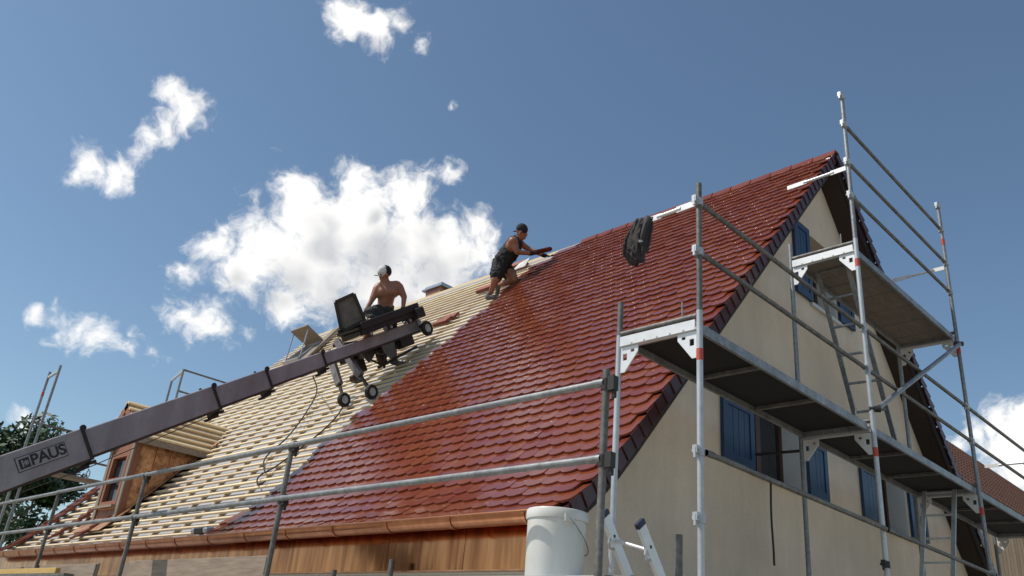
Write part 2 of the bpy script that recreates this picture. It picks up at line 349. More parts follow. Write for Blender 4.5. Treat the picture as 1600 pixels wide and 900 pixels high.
def sweep(u0, u1, h0, h1, s0=0.0, s1=None, side=1):  # slab following the roof profile
    s1 = SMAX if s1 is None else s1
    acc = [0.0]
    for i in range(len(PR) - 1): acc.append(acc[-1] + math.hypot(PR[i + 1][0] - PR[i][0], PR[i + 1][1] - PR[i][1]))
    ss = [s0] + [a for a in acc if s0 + .01 < a < s1 - .01] + [s1]
    mb = MB(); K = len(ss)
    for u in (u0, u1):
        for h in (h0, h1):
            for s in ss: mb.v.append(RP(u, max(s, 1e-4), h, side))
    def q(a, b):
        for i in range(K - 1): mb.f.append((a * K + i, a * K + i + 1, b * K + i + 1, b * K + i))
    q(0, 1); q(1, 3); q(3, 2); q(2, 0)
    mb.f.append((0, K, 3 * K, 2 * K)); mb.f.append((K - 1, 2 * K - 1, 4 * K - 1, 3 * K - 1))
    return mb
roof = sweep(UV + .05, UF - .03, -.115, -.085, .08, SMAX - .20).build('roof', 'membrane', house)
sweep(UW + .02, UF - .25, -.28, -.118, .3, SMAX - .42).build('rafter_layer', 'timber_dark', house)
roof['label'] = 'near roof slope, tiled on one half and battened on the other'
roof_b = sweep(UV + .05, UF - .03, -.15, -.085, .14, side=-1).build('roof', 'timber_dark', house)
for sd in (1, -1):
    sweep(UV + .012, UV + .046, -.135, -.01, side=sd).build('barge_board', 'timber_dark', house)
# walls
def arch(off):                                     # gable outline under the roof, in (v, z)
    L = []
    for s in (SMAX - .55, 7.3, .0):
        v, z, t = prof(s); L.append((v + t[1] * off, z - t[0] * off))
    return L
a_ = arch(-.12)
zt = a_[0][1]; apex = a_[2][1] - .16
left = [(5.0, -EYE), (5.0, a_[0][1] - .02)] + [(a_[1][0], a_[1][1])] + [(VR, 7.14 - .12 / .6547 - .01)]
outl = left + [(2 * VR - p[0], p[1]) for p in reversed(left[:-1])]
KW = UW / 4.3
def kz(z): return (z - EYE) * KW + EYE
wins = [(7.77, 8.90, 3.68 - EYE, 4.88 - EYE), (11.02, 12.10 - .22, 3.68 - EYE, 4.88 - EYE), (9.40, 10.12, 6.20 - EYE, 7.22 - EYE),
        ]
wins = [tuple(q * KW for q in w) for w in wins]
holes = [[(a, c), (b, c), (b, d), (a, d)] for a, b, c, d in wins]
mb = MB(); mb.plate(outl, holes, W(UW, 0, 0), Vector((1, 0, 0)), Vector((0, 0, 1)), Vector((0, 1, 0)), .34)
gw = mb.build('wall', 'plaster', house); gw['label'] = 'cream plaster gable wall with three windows'
MB().box(W(UW + .34, 5.0, -EYE), W(UF - .3, 5.3, 1.15)).build('wall', 'plaster_white', house)
MB().box(W(UW + .34, 2 * VR - 5.3, -EYE), W(UF - .3, 2 * VR - 5.0, 1.15)).build('wall', 'plaster_white', house)
mb = MB(); mb.plate(outl, [], W(UF - .3, 0, 0), Vector((1, 0, 0)), Vector((0, 0, 1)), Vector((0, 1, 0)), .2); mb.build('wall', 'plaster', house)
MB().box(W(UW + .36, 5.32, -.2), W(UF - .32, 2 * VR - 5.32, -.1)).build('floor', 'dark_in', house)
# windows, shutters
for (a, b, c, d), big in zip(wins, (1, 1, 0)):
    uo = UW + .25
    wn_ = MB()
    for A, B in (((a + .002, c + .002), (b - .002, c + .075)), ((a + .002, d - .075), (b - .002, d - .002)), ((a + .002, c + .077), (a + .08, d - .077)), ((b - .08, c + .077), (b - .002, d - .077)), (((a + b) / 2 - .05, c + .077), ((a + b) / 2 + .05, d - .077))):
        wn_.box(W(uo, A[0], A[1]), W(uo + .06, B[0], B[1]))
    win = wn_.build('window', 'brown', house)
    for k in range(2):
        x0, x1 = (a + .082, (a + b) / 2 - .052) if k == 0 else ((a + b) / 2 + .052, b - .082)
        MB().box(W(uo + .025, x0, c + .08), W(uo + .035, x1, d - .08)).build('pane', 'glass', win)
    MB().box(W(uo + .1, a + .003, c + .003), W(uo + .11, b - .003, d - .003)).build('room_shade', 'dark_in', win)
    MB().box(W(UW - .035, a - .06, c - .055), W(UW + .24, b + .06, c - .003) if False else W(UW - .003, b + .06, c - .003)).build('sill', 'plaster_white', win)
    MB().box(W(UW + .003, a + .002, c - .002), W(uo - .002, b - .002, c + .012)).build('sill', 'plaster_white', win)
    for e in (a + .003, b - .017): MB().box(W(UW + .005, e, c + .014), W(uo - .002, e + .014, d - .003)).build('reveal', 'plaster_white', win)
def shutter(v0, v1, z0, z1, u0=UW - .045):
    z0 = (z0 - EYE) * KW; z1 = (z1 - EYE) * KW; v0 *= KW; v1 *= KW
    mb = MB(); t = .085
    for A, B in (((v0, z0), (v1, z0 + t)), ((v0, z1 - t), (v1, z1)), ((v0, z0 + t), (v0 + t, z1 - t)), ((v1 - t, z0 + t), (v1, z1 - t)), ((v0 + t, (z0 + z1) / 2 - .04), (v1 - t, (z0 + z1) / 2 + .04))):
        mb.box(W(u0, A[0], A[1]), W(u0 + .035, B[0], B[1]))
    sh = mb.build('shutter', 'shutter', house)
    n = max(3, int((v1 - v0 - 2 * t) / .11)); w = (v1 - v0 - 2 * t) / n
    for k in range(n):
        for zz0, zz1 in ((z0 + t, (z0 + z1) / 2 - .04), ((z0 + z1) / 2 + .04, z1 - t)):
            MB().box(W(u0 + .010, v0 + t + k * w + .004, zz0 + .002), W(u0 + .028, v0 + t + (k + 1) * w - .004, zz1 - .002)).build('slat', 'shutter', sh)
shutter(7.13, 7.74, 3.68, 4.90); shutter(8.95, 9.43, 3.68, 4.90); shutter(10.38, 10.98, 3.70, 4.92); shutter(11.92, 12.48, 3.70, 4.92)
shutter(8.94, 9.36, 6.19, 7.24); shutter(10.15, 10.60, 6.22, 7.20)
# eave: gutter, fascia, soffit
gt = MB(); n = 9; r = .078; vg, zg = 4.545, 1.065; UG0, UG1 = 4.02, 17.95
prf = [(vg + r * math.cos(math.pi + math.pi * k / n), zg + r * math.sin(math.pi + math.pi * k / n)) for k in range(n + 1)]
for off in (0.0, .004):
    pass
n0 = 0
for u in (UG0, UG1):
    for v, z in prf: gt.v.append(W(u, v, z))
    for v, z in prf: gt.v.append(W(u, vg + (v - vg) * .93, zg + (z - zg) * .93))
K = n + 1
for k in range(n):
    gt.f.append((k, k + 1, 2 * K + k + 1, 2 * K + k)); gt.f.append((K + k, 3 * K + k, 3 * K + k + 1, K + k + 1))
    gt.f.append((k, K + k, K + k + 1, k + 1)); gt.f.append((2 * K + k, 2 * K + k + 1, 3 * K + k + 1, 3 * K + k))
gt.add([W(UG0 + .002, v, z) for v, z in prf], [tuple(range(K))]); gt.add([W(UG1 - .002, v, z) for v, z in prf], [tuple(range(K))])
gt.tube([W(UG0, vg - r - .006, zg + .004), W(UG1, vg - r - .006, zg + .004)], .012, 8)
gutter = gt.build('gutter', 'copper', house, smooth=SH)
u = 4.35
while u < UG1:
    mb = MB()
    pts = [W(u, vg + (r + .004) * math.cos(math.pi * .97 + math.pi * 1.0 * k / 12), zg + (r + .004) * math.sin(math.pi * .97 + math.pi * k / 12)) for k in range(13)]
    for i in range(12):
        mb.beam(pts[i], pts[i + 1], .03, .006, Vector((0, pts[i].y - pts[i].y + 0, 0)) + (pts[i] - W(u, vg, zg)).normalized())
    mb.build('gutter_bracket', 'copper', gutter); u += .82
u = UW - .15; k = 0
while u < UF:
    w = 1.02
    MB().box(W(u, 4.76, .70), W(min(u + w - .006, UF), 4.775 + .003 * (k % 2), 1.07)).build('fascia_panel', 'copper_streak', house); u += w; k += 1
MB().box(W(UW - .15, 4.785, .70), W(UF, 4.998, .72)).build('soffit', 'plaster_white', house)
MB().box(W(UW - .15, 4.72, .688), W(UF, 4.80, .698)).build('drip_edge', 'copper', house)
# ---------------------------------------------------------------- tiles
TW, CO, TL = .18, .1665, .35
def tile_geo(L, w=TW - .003, t=.018):
    hw = w / 2; d = .040; out = []
    for k in range(9):
        x = -hw + w * k / 8; out.append((x, d * (abs(x) / hw) ** 2.2))
    out += [(hw, L), (-hw, L)]
    c = .0005; inn = [(x * (1 - c / hw), y + c * (1 if y < L - .01 else -1)) for x, y in out]; n = len(out)
    V = [(x, y, 0) for x, y in out] + [(x, y, t - c) for x, y in out] + [(x, y, t) for x, y in inn]
    Fs = [tuple(range(2 * n, 3 * n))]
    for i in range(n):
        j = (i + 1) % n
        if i in (8, 9, 10) and i == 9: continue
        Fs.append((i, j, n + j, n + i)); Fs.append((n + i, n + j, 2 * n + j, 2 * n + i))
    return V, Fs
TGEO = {}
def tmesh(L, mat='tile'):
    key = (round(L, 2), mat)
    if key not in TGEO:
        V, Fs = tile_geo(key[0]); me = bpy.data.meshes.new('tile'); me.from_pydata(V, [], Fs); me.materials.append(M[mat]); TGEO[key] = me
    return TGEO[key]
def tile_matrix(u, s, L, side=1, lift=.040, rng=random):
    tip = RP(u, s, lift + rng.uniform(-.003, .005), side); head = RP(u, max(s - L, .001), .001, side)
    y = (head - tip).normalized(); x = Vector((0, -1, 0)) if side > 0 else Vector((0, 1, 0))
    a = rng.gauss(0, .006); x = (x + y * a).normalized(); z = x.cross(y).normalized(); y = z.cross(x)
    b = rng.gauss(0, .008); x2 = (x + z * b).normalized(); z = x2.cross(y).normalized()
    mt = Matrix.Identity(4)
    for i, c in enumerate((x2, y, z)):
        for k in range(3): mt[k][i] = c[k]
    mt.translation = tip; return mt
def ulimit(s):
    if s < .34: return 8.85
    if s < .62: return 9.25
    return 9.66
spots = []
ncourse = int(SMAX / CO)
for k in range(ncourse):
    s = SMAX + .02 - k * CO
    if s < .12: continue
    off = 0 if k % 2 else TW / 2
    lim = ulimit(s) + random.choice((-.09, 0, 0, .09))
    i = 0
    while True:
        u = UV + TW / 2 + off + i * TW; i += 1
        if u > lim: break
        spots.append((u, s, min(TL, s - .01)))
    if s > 6.15:                                   # tiles already laid along the far verge
        for c in range(2 + (k % 2)): spots.append((UF - TW / 2 - (off * .999 if c else off * .5) - c * TW, s, TL))
for c, u in enumerate((15.95, 14.62)):             # strips laid below the dormer
    for k in range(2, 8 - 2 * c): spots.append((u - (k % 2) * .03, SMAX + .02 - k * CO, TL))
camp = Vector((0, 0, EYE))
spots.sort(key=lambda q: (RP(q[0], q[1]) - camp).length)
rng = random.Random(3)
def dup_tile(me, mt, name, parent):
    o = bpy.data.objects.new(name, me); link(o, parent, mt.translation); o.matrix_basis = mt; return o
rest = MB(); pieces = []
for n_, (u, s, L) in enumerate(spots):
    mt = tile_matrix(u, s, L, rng=rng)
    if n_ < 300: dup_tile(tmesh(L), mt, 'tile', roof)
    else:
        V, Fs = tile_geo(round(L, 2)); b = len(rest.v)
        rest.v += [mt @ Vector(p) for p in V]; rest.f += [tuple(i + b for i in f) for f in Fs]; pieces += [rng.random()] * len(V)
def add_piece(o, vals):
    at = o.data.attributes.new('piece', 'FLOAT', 'POINT'); at.data.foreach_set('value', vals)
ro = rest.build('tile_field', 'tile', roof, kind='stuff', fixn=False); add_piece(ro, pieces)
rest = MB(); pieces = []                           # far slope: tiles seen only along its verge
for k in range(ncourse):
    s = SMAX + .02 - k * CO
    if s < .12: continue
    for c in range(4):
        u = UV + TW / 2 + (0 if k % 2 else TW / 2) + c * TW
        mt = tile_matrix(u, s, min(TL, s - .01), -1, rng=rng); V, Fs = tile_geo(min(TL, s - .01)); b = len(rest.v)
        rest.v += [mt @ Vector(p) for p in V]; rest.f += [tuple(i + b for i in f) for f in Fs]; pieces += [rng.random()] * len(V)
o = rest.build('tile_field', 'tile', roof_b, kind='stuff', fixn=False); add_piece(o, pieces)
sweep(UV + .8, UF - .05, -.08, .02, .05, side=-1).build('tile_layer', 'tile', roof_b)
sweep(UV + .05, UV + .78, -.08, -.004, .05, side=-1).build('gap_filler', 'timber_dark', roof_b)  # dark filler added under the verge tiles to block sky light through the gaps
# verge tiles: a flap hanging over the barge board, one per course
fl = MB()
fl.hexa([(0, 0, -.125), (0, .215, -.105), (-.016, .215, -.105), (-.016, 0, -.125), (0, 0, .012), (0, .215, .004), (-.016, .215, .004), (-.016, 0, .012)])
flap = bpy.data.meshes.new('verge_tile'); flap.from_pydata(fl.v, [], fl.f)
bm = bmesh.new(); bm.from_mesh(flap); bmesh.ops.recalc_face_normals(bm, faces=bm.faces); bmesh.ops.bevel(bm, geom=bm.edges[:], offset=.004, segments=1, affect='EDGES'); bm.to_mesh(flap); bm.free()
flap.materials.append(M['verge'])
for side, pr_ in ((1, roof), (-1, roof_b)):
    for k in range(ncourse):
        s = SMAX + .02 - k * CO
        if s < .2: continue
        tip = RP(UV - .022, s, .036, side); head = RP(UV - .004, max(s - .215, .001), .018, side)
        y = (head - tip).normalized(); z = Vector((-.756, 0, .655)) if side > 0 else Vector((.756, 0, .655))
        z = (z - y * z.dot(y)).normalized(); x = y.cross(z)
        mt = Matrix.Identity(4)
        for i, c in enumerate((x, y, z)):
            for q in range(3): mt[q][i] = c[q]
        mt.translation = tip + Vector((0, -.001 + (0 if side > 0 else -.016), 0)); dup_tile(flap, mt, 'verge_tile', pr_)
# ridge caps
u = UV - .03
while u < 8.7:
    mb = MB(); L = .36
    for s_, (dv, h) in enumerate(((0, 0),)):
        P = []
        for uu, g_ in ((u, .012), (u + L, .0)):
            P += [W(uu, VR - .10 - g_, 7.14 - .075 + g_), W(uu, VR - .055, 7.14 + .012 + g_), W(uu, VR + .055, 7.14 + .012 + g_), W(uu, VR + .10 + g_, 7.14 - .075 + g_)]
        Q = [p + Vector((0, 0, .022)) for p in P]
        mb.add(P + Q, [(0, 1, 5, 4), (1, 2, 6, 5), (2, 3, 7, 6), (8, 12, 13, 9), (9, 13, 14, 10), (10, 14, 15, 11), (0, 8, 9, 1), (1, 9, 10, 2), (2, 10, 11, 3), (4, 5, 13, 12), (5, 6, 14, 13), (6, 7, 15, 14), (0, 4, 12, 8), (3, 11, 15, 7)])
    mb.build('ridge_tile', 'tile', roof); u += .335
# battens and counter battens
for k in range(ncourse + 1):
    s = SMAX + .02 - TL + .03 - k * CO
    if s < .02: s = .03
    u0 = ulimit(s + .3) - .25 + random.uniform(-.1, .05)
    u1 = UF - .05 + random.uniform(-.05, .03)
    j = [random.uniform(-.006, .006) for _ in range(4)]
    mb = MB(); P = []
    for h in (-.040, -.013):
        for u, s_ in ((u0, s + .020 + j[0]), (u1, s + .020 + j[1]), (u1, s - .020 + j[1]), (u0, s - .020 + j[0])):
            P.append(RP(u, max(.002, s_), h))
    mb.hexa(P).build('batten', 'batten', roof)
    if k == ncourse: break
MB().beam(W(8.8, VR, 7.10), W(UF - .05, VR, 7.10), .07, .07).build('ridge_batten', 'batten', roof)
MB().box(W(8.7, VR - .07, 6.90), W(UF - .05, VR + .07, 7.055)).build('ridge_purlin', 'membrane', roof)
u = 9.9
while u < UF:
    sweep(u - .025, u + .025, -.083, -.048, .02, SMAX - .14).build('counter_batten', 'counter', roof); u += .68
# ---------------------------------------------------------------- dormer (part of the house)
DV, DU0, DU1, DZ0, DZE, DZR = 5.28, 14.25, 15.25, 1.50, 3.0, 3.62
def roof_v(z): return 10.04 - (7.14 - z) / 1.1545
mb = MB()
mb.plate([(DU0, DZ0), (DU1, DZ0), (DU1, DZE), ((DU0 + DU1) / 2, DZR - .12), (DU0, DZE)], [[(DU0 + .17, 1.92), (DU1 - .17, 1.92), (DU1 - .17, 2.72), (DU0 + .17, 2.72)]], W(0, DV, 0), Vector((0, 1, 0)), Vector((0, 0, 1)), Vector((1, 0, 0)), .12)
dorm = mb.build('dormer', 'redwood', house); dorm['label'] = 'small copper-clad dormer with bare battens on its gable roof'
for u0, u1 in ((DU0 + .012, DU0 + .06), (DU1 - .06, DU1 - .012)):
    vb = roof_v(DZE) + .1
    mb = MB(); P = []
    for u in (u0, u1): P.append([W(u, DV + .12, 1.45), W(u, DV + .12, DZE), W(u, vb, DZE), W(u, vb, DZE - .2)])
    mb.add(P[0] + P[1], [(0, 1, 2, 3), (7, 6, 5, 4), (0, 4, 5, 1), (1, 5, 6, 2), (2, 6, 7, 3), (3, 7, 4, 0)]); mb.build('cheek', 'timber_dark', dorm)
nn = 4; v0, v1 = DV + .10, roof_v(DZE) - .03
for k in range(nn):                                 # copper cheek panels with standing seams
    a = v0 + (v1 - v0) * k / nn; b = v0 + (v1 - v0) * (k + 1) / nn - .008
    za = max(1.62, 7.14 - (10.04 - a) * 1.1545 - .0); zb = 7.14 - (10.04 - b) * 1.1545
    for uu, uu2 in ((DU0 - .004, DU0 + .008),):
        mb = MB(); P = [W(uu, a, za), W(uu, b, zb), W(uu, b, DZE - .02), W(uu, a, DZE - .02)]; Q = [p + Vector((0, uu2 - uu, 0)) for p in P]
        mb.hexa(P + Q).build('copper_panel', 'copper_dull', dorm)
        if k: MB().box(W(uu - .02, a - .010, za), W(uu + .006, a - .002, DZE - .02)).build('seam', 'copper', dorm)
for A, B in (((DU0 - .006, DZ0), (DU0 + .10, DZE)), ((DU1 - .10, DZ0), (DU1 + .006, DZE))):
    MB().box(W(A[0], DV - .03, A[1]), W(B[0], DV - .002, B[1])).build('corner_board', 'oldwood', dorm)
wf = MB()
for A, B in (((DU0 + .14, 1.88), (DU0 + .22, 2.76)), ((DU1 - .22, 1.88), (DU1 - .14, 2.76)), ((DU0 + .22, 1.88), (DU1 - .22, 1.95)), ((DU0 + .22, 2.69), (DU1 - .22, 2.76)), ((DU0 + .22, 2.30), (DU1 - .22, 2.34))):
    wf.box(W(A[0], DV - .025, A[1]), W(B[0], DV + .05, B[1]))
w_ = wf.build('window', 'redwood', dorm)
MB().box(W(DU0 + .2, DV + .055, 1.9), W(DU1 - .2, DV + .065, 2.74)).build('pane', 'glass', dorm)
MB().box(W(DU0 + .1, DV - .10, 1.83), W(DU1 - .1, DV - .031, 1.875)).build('sill', 'plank', dorm)
uc = (DU0 + DU1) / 2
for sgn in (-1, 1):                                 # dormer roof: sheathing, fascia, battens
    ue = uc + sgn * .70; ze = DZE - .03
    d = Vector((0, sgn * .70, ze - DZR)); L = d.length; d /= L
    nrm = Vector((0, sgn * -(ze - DZR) / L, .70 / L))
    if nrm.z < 0: nrm = -nrm
    def dp(t, v, h): return W(uc, v, DZR) + d * (t * L) + nrm * h
    vf = DV - .14
    def vbk(t): return roof_v(DZR + (ze - DZR) * t) + .02
    mb = MB(); P = [dp(0, vf, -.02), dp(1, vf, -.02), dp(1, vbk(1), -.02), dp(0, vbk(0), -.02)]; Q = [p + nrm * .025 for p in P]
    mb.hexa(P + Q).build('sheathing', 'counter', dorm)
    for t in (.03, .22, .41, .60, .79, .97):
        c0_ = dp(t, vf - .03, .025); c1_ = dp(t, vbk(t) + .04, .025)
        MB().beam(c0_, c1_, .045, .035, nrm).build('batten', 'batten', dorm)
    MB().beam(dp(1, vf, -.03) + Vector((0, sgn * .015, -.03)), dp(1, vbk(1), -.03) + Vector((0, sgn * .015, -.03)), .024, .10).build('eave_board', 'plank', dorm)
    MB().beam(dp(0, vf - .012, -.06), dp(1, vf - .012, -.06), .022, .12, nrm).build('verge_board', 'redwood', dorm)
# lead and copper valley strips, apron under the dormer window
mb = MB(); P = [RP(DU0 - .15, 7.05, .012), RP(DU1 + .1, 7.05, .012), RP(DU1 + .1, 7.62, .02), RP(DU0 - .15, 7.62, .02)]
mb.hexa(P + [p + Vector((-.003, 0, .004)) for p in P]).build('apron_flashing', 'copper_dull', dorm)
mb = MB(); P = [RP(DU0 - .13, 5.2, .015), RP(DU0 - .015, 5.2, .015), RP(DU0 - .015, 7.4, .015), RP(DU0 - .13, 7.4, .015)]
mb.hexa(P + [p + Vector((-.003, 0, .004)) for p in P]).build('side_flashing', 'copper_dull', dorm)
# skylight hatch standing open near the far end, chimney behind the ridge
hp = roof_pt(466, 562, .0)
hx, hy = Vector((0, 1, 0)), Vector((.6547, 0, .7559)); hn = Vector((-.7559, 0, .6547))
hatch = MB()
for a, b, c, d in ((-.32, -.28, -.4, .4), (.28, .32, -.4, .4), (-.28, .28, -.4, -.36), (-.28, .28, .36, .4)):
    hatch.obox(hp + hx * ((a + b) / 2) + hy * ((c + d) / 2 + .2) + hn * .05, hx, hy, hn, (b - a) / 2, (d - c) / 2, .06)
sk = hatch.build('skylight', 'zinc', house)
top = hp + hy * .6 + hn * .11; dd = (hn * .95 - hy * .30).normalized(); ddn = hx.cross(dd)
MB().obox(top + dd * .24, hx, dd, ddn, .34, .26, .02).build('hatch_lid', 'oldwood', sk)
for e in (-.3, .3): MB().beam(top + hx * e + dd * .42, hp + hx * e + hn * .1 - hy * .1, .02, .02).build('stay', 'zinc', sk)
ch = MB().box(W(13.27, 10.45, 6.2), W(13.80, 10.95, 7.58)).build('chimney', 'chim', house, bevel=.01)
cp = MB().box(W(13.19, 10.39, 7.58), W(13.88, 11.01, 7.63)); cp.box(W(13.24, 10.43, 7.632), W(13.83, 10.97, 7.69)); cp.build('chimney_cap', 'zinc', ch, bevel=.01)
# ---------------------------------------------------------------- scaffolds
UO, UI = 3.15, 3.90
PV = [4.96, 8.05, 11.10, 14.17]
Z1, Z2, Z3 = .53, 2.53, 4.53
ZG = -EYE
def post(parent, u, v, z0, z1, mat='galv', r=.0242, bands=(), upper=None):
    mb = MB(); mb.pipe(W(u, v, z0), W(u, v, z1), r); p = mb.build('post', mat, parent, smooth=SH)
    for zb in bands: MB().tube([W(u, v, zb - .045), W(u, v, zb + .045)], r + .0015, 14, False).build('red_band', 'red_band', p, smooth=SH)
    if upper: MB().pipe(W(u, v, upper[0]), W(u, v, upper[1]), r - .0005).build('guard_post', upper[2], p, smooth=SH)
    if z0 <= ZG + .01: MB().box(W(u - .075, v - .075, ZG + .001), W(u + .075, v + .075, ZG + .012)).build('base_plate', 'galv_old', p)
    return p
def coupler(parent, u, v, z, sgn=-1, mat='galv_new', ang=0):
    mb = MB(); mb.tube([W(u, v, z - .03), W(u, v, z + .03)], .034, 12)
    mb.box(W(u - .018, v - .034, z - .02), W(u + .018, v - .075, z + .035)); mb.box(W(u - .008, v - .06, z - .055), W(u + .008, v - .078, z + .02))
    mb.tube([W(u - .03, v - .05, z), W(u + .035, v - .05, z)], .009, 6)
    return mb.build('coupler', mat, parent, smooth=SH)
def rail(parent, a, b, r=.0195, mat='galv', name='guard_rail'):
    mb = MB(); mb.tube([a, b], r, 12); d = (b - a).normalized()
    for p, q in ((a, a + d * .09), (b - d * .09, b)): mb.tube([p, q], r + .003, 10)
    return mb.build(name, mat, parent, smooth=SH)
def gusset(parent, u, v, z, sgn, mat='alu'):
    O = [(.022, 0), (.19, 0), (.19, -.055), (.065, -.215), (.022, -.215)]
    H = [[(.045, -.06), (.085, -.06), (.085, -.115), (.045, -.115)], [(.12, -.03), (.155, -.03), (.155, -.055), (.12, -.055)]]
    mb = MB(); mb.plate(O, H, W(u, v - .006, z), Vector((0, sgn, 0)), Vector((0, 0, 1)), Vector((1, 0, 0)), .010)
    return mb.build('gusset_plate', mat, parent)
def transom(parent, v, z, mat='alu', tmat='galv_old'):
    mb = MB(); mb.box(W(UO + .026, v - .027, z - .105), W(UI - .026, v - .021, z - .025)); mb.box(W(UO + .026, v + .021, z - .105), W(UI - .026, v + .027, z - .025))
    mb.box(W(UO + .026, v - .021, z - .105), W(UI - .026, v + .021, z - .099))
    t = mb.build('transom', mat, parent)
    for k in range(5): MB().tube([W(UO + .13 + k * .12, v - .033, z - .09), W(UO + .13 + k * .12, v - .027, z - .09)], .008, 6).build('rivet', mat, t)
    MB().tube([W(UO + .02, v, z + .012), W(UI - .02, v, z + .012)], .021, 10).build('locking_tube', tmat, parent, smooth=SH)
    MB().tube([W(UO + .16, v + .01, z), W(UO + .16, v + .01, z + .16)], .007, 6).build('toe_board_pin', 'galv', parent)
    gusset(parent, UO, v, z - .108, 1); gusset(parent, UI, v, z - .108, -1)
def deck(parent, v0, v1, z, under='ply', u0=None, u1=None, planks=False):
    u0 = UO + .035 if u0 is None else u0; u1 = UI - .035 if u1 is None else u1
    mb = MB()
    mb.box(W(u0, v0, z - .075), W(u0 + .028, v1, z)); mb.box(W(u1 - .028, v0, z - .075), W(u1, v1, z))
    for e in (v0, v1 - .03): mb.box(W(u0 + .029, e, z - .07), W(u1 - .029, e + .03, z - .004))
    d = mb.build('deck', 'galv', parent)
    if planks:
        n = 12; w = (v1 - v0 - .07) / n
        for k in range(n): MB().box(W(u0 + .03, v0 + .035 + k * w + .004, z - .03 - .002 * (k % 2)), W(u1 - .03, v0 + .035 + (k + 1) * w - .004, z - .006)).build('plank', under, d)
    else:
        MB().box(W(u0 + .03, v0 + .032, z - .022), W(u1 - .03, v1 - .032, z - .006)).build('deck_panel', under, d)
        n = 3
        for k in range(1, n): 
            e = v0 + (v1 - v0) * k / n; MB().box(W(u0 + .03, e - .02, z - .055), W(u1 - .03, e + .02, z - .024)).build('cross_bar', 'galv_old', d)
    return d
S1 = thing('scaffold', W(UO, 9.5, ZG), 'galvanised scaffold with decks and ladders in front of the gable wall', 'scaffold')
p1o = post(S1, UO, PV[0], ZG, Z2 + .05, 'galv_new', bands=(2.225,), upper=(Z2 + .051, 3.70, 'galv_old'))
p1i = post(S1, UI, PV[0], ZG, Z2 - .0, 'galv_new', upper=(Z2 + .001, 2.83, 'galv_old'))
p2o = post(S1, UO, PV[1], ZG, Z3 + .05, 'galv_new', bands=(4.285, 2.225), upper=(Z3 + .051, 6.53, 'galv'))
p2i = post(S1, UI, PV[1], ZG, 4.73, 'galv')
p3o = post(S1, UO, PV[2], ZG, Z3 + .05, 'galv', bands=(4.285, 2.225), upper=(Z3 + .051, 6.52, 'galv'))
MB().tube([W(UO, PV[2], 5.84), W(UO, PV[2], 5.93)], .0258, 14, False).build('red_band', 'red_band', p3o, smooth=SH)
p3i = post(S1, UI, PV[2], ZG, 4.70, 'galv')
p4o = post(S1, UO, PV[3], ZG, 3.70, 'galv'); p4i = post(S1, UI, PV[3], ZG, 2.8, 'galv')
for v in PV: transom(S1, v, Z2, 'alu' if v < 5 else 'galv_new', 'galv_old')
for v in PV[1:3]: transom(S1, v, Z3, 'alu', 'galv_old')
for v in PV: transom(S1, v, Z1, 'galv')
for i in range(3):
    a, b = PV[i] + .045, PV[i + 1] - .045
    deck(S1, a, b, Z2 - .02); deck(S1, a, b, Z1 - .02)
    for h in (.995, .545):
        rail(S1, W(UO - .0, PV[i] + .03, Z2 + h), W(UO, PV[i + 1] - .03, Z2 + h), .021, 'galv_old')
    rail(S1, W(UO - .035, PV[i] + .02, Z1 + .965), W(UO - .035, PV[i + 1] - .02, Z1 + .965), .021, 'galv_old')
deck(S1, PV[1] + .045, PV[2] - .045, Z3 - .02, 'ply_light', planks=True)
for z in (6.08, 5.56, 5.12): rail(S1, W(UO, PV[1] + .03, z), W(UO, PV[2] - .03, z), .0205, 'galv_old')
for po, v, zs in ((p1o, PV[0], (Z2 + .995, Z2 + .545, 1.50, 1.04)), (p2o, PV[1], (6.08, 5.56, 5.12, 6.48, Z2 + .995, Z2 + .545, 1.18)), (p3o, PV[2], (6.08, 5.56, 5.12, 6.46, Z2 + .995, Z2 + .545, 1.5))):
    for z in zs: coupler(po, UO, v, z, mat='galv_new' if z != 1.18 else 'machine')
for v, z, L in ((PV[0], Z2 + 1.0, .60), (PV[1], 5.50, .74), (PV[2], 5.50, .72), (PV[3], Z2 + 1.0, .74)):   # end guards with flattened ends
    a = W(UO + .03, v, z); b = W(UO + L, v, z - .01)
    mb = MB(); d = (b - a); L_ = d.length; d.normalize()
    mb.tube([a + d * .14, b - d * .2], .017, 10); mb.beam(a, a + d * .18, .012, .055); mb.beam(b - d * .24, b, .012, .05)
    mb.build('end_guard', 'alu', S1, smooth=SH)
mb = MB(); a = W(UO - .04, PV[1] + .03, 2.66); b = W(UO - .04, PV[2] - .04, 4.36)
mb.tube([a, b], .026, 12); mb.build('diagonal_brace', 'galv', S1, smooth=SH)
for p in (a, b): MB().tube([p + Vector((-.04, .06, 0)), p + Vector((.02, -.03, 0))], .03, 10).build('coupler', 'machine', S1)
def ladder_part(parent, a0, a1, b0, b1, nr, mat='galv'):
    l = MB(); l.beam(a0, a1, .022, .05, Vector((0, 1, 0))); st = l.build('ladder', mat, parent)
    MB().beam(b0, b1, .022, .05, Vector((0, 1, 0))).build('ladder_stile', mat, st)
    for k in range(nr):
        t = (k + .5) / nr; MB().beam(a0 + (a1 - a0) * t, b0 + (b1 - b0) * t, .028, .022).build('rung', mat, st)
ladder_part(S1, W(3.75, 9.28, Z2 + .01), W(3.75, 8.33, 4.62), W(3.40, 9.32, Z2 + .01), W(3.40, 8.33, 4.62), 7)
ladder_part(S1, W(3.74, 10.22, Z1 + .02), W(3.74, 11.04, 2.60), W(3.40, 10.22, Z1 + .02), W(3.40, 11.06, 2.60), 7, 'galv_new')
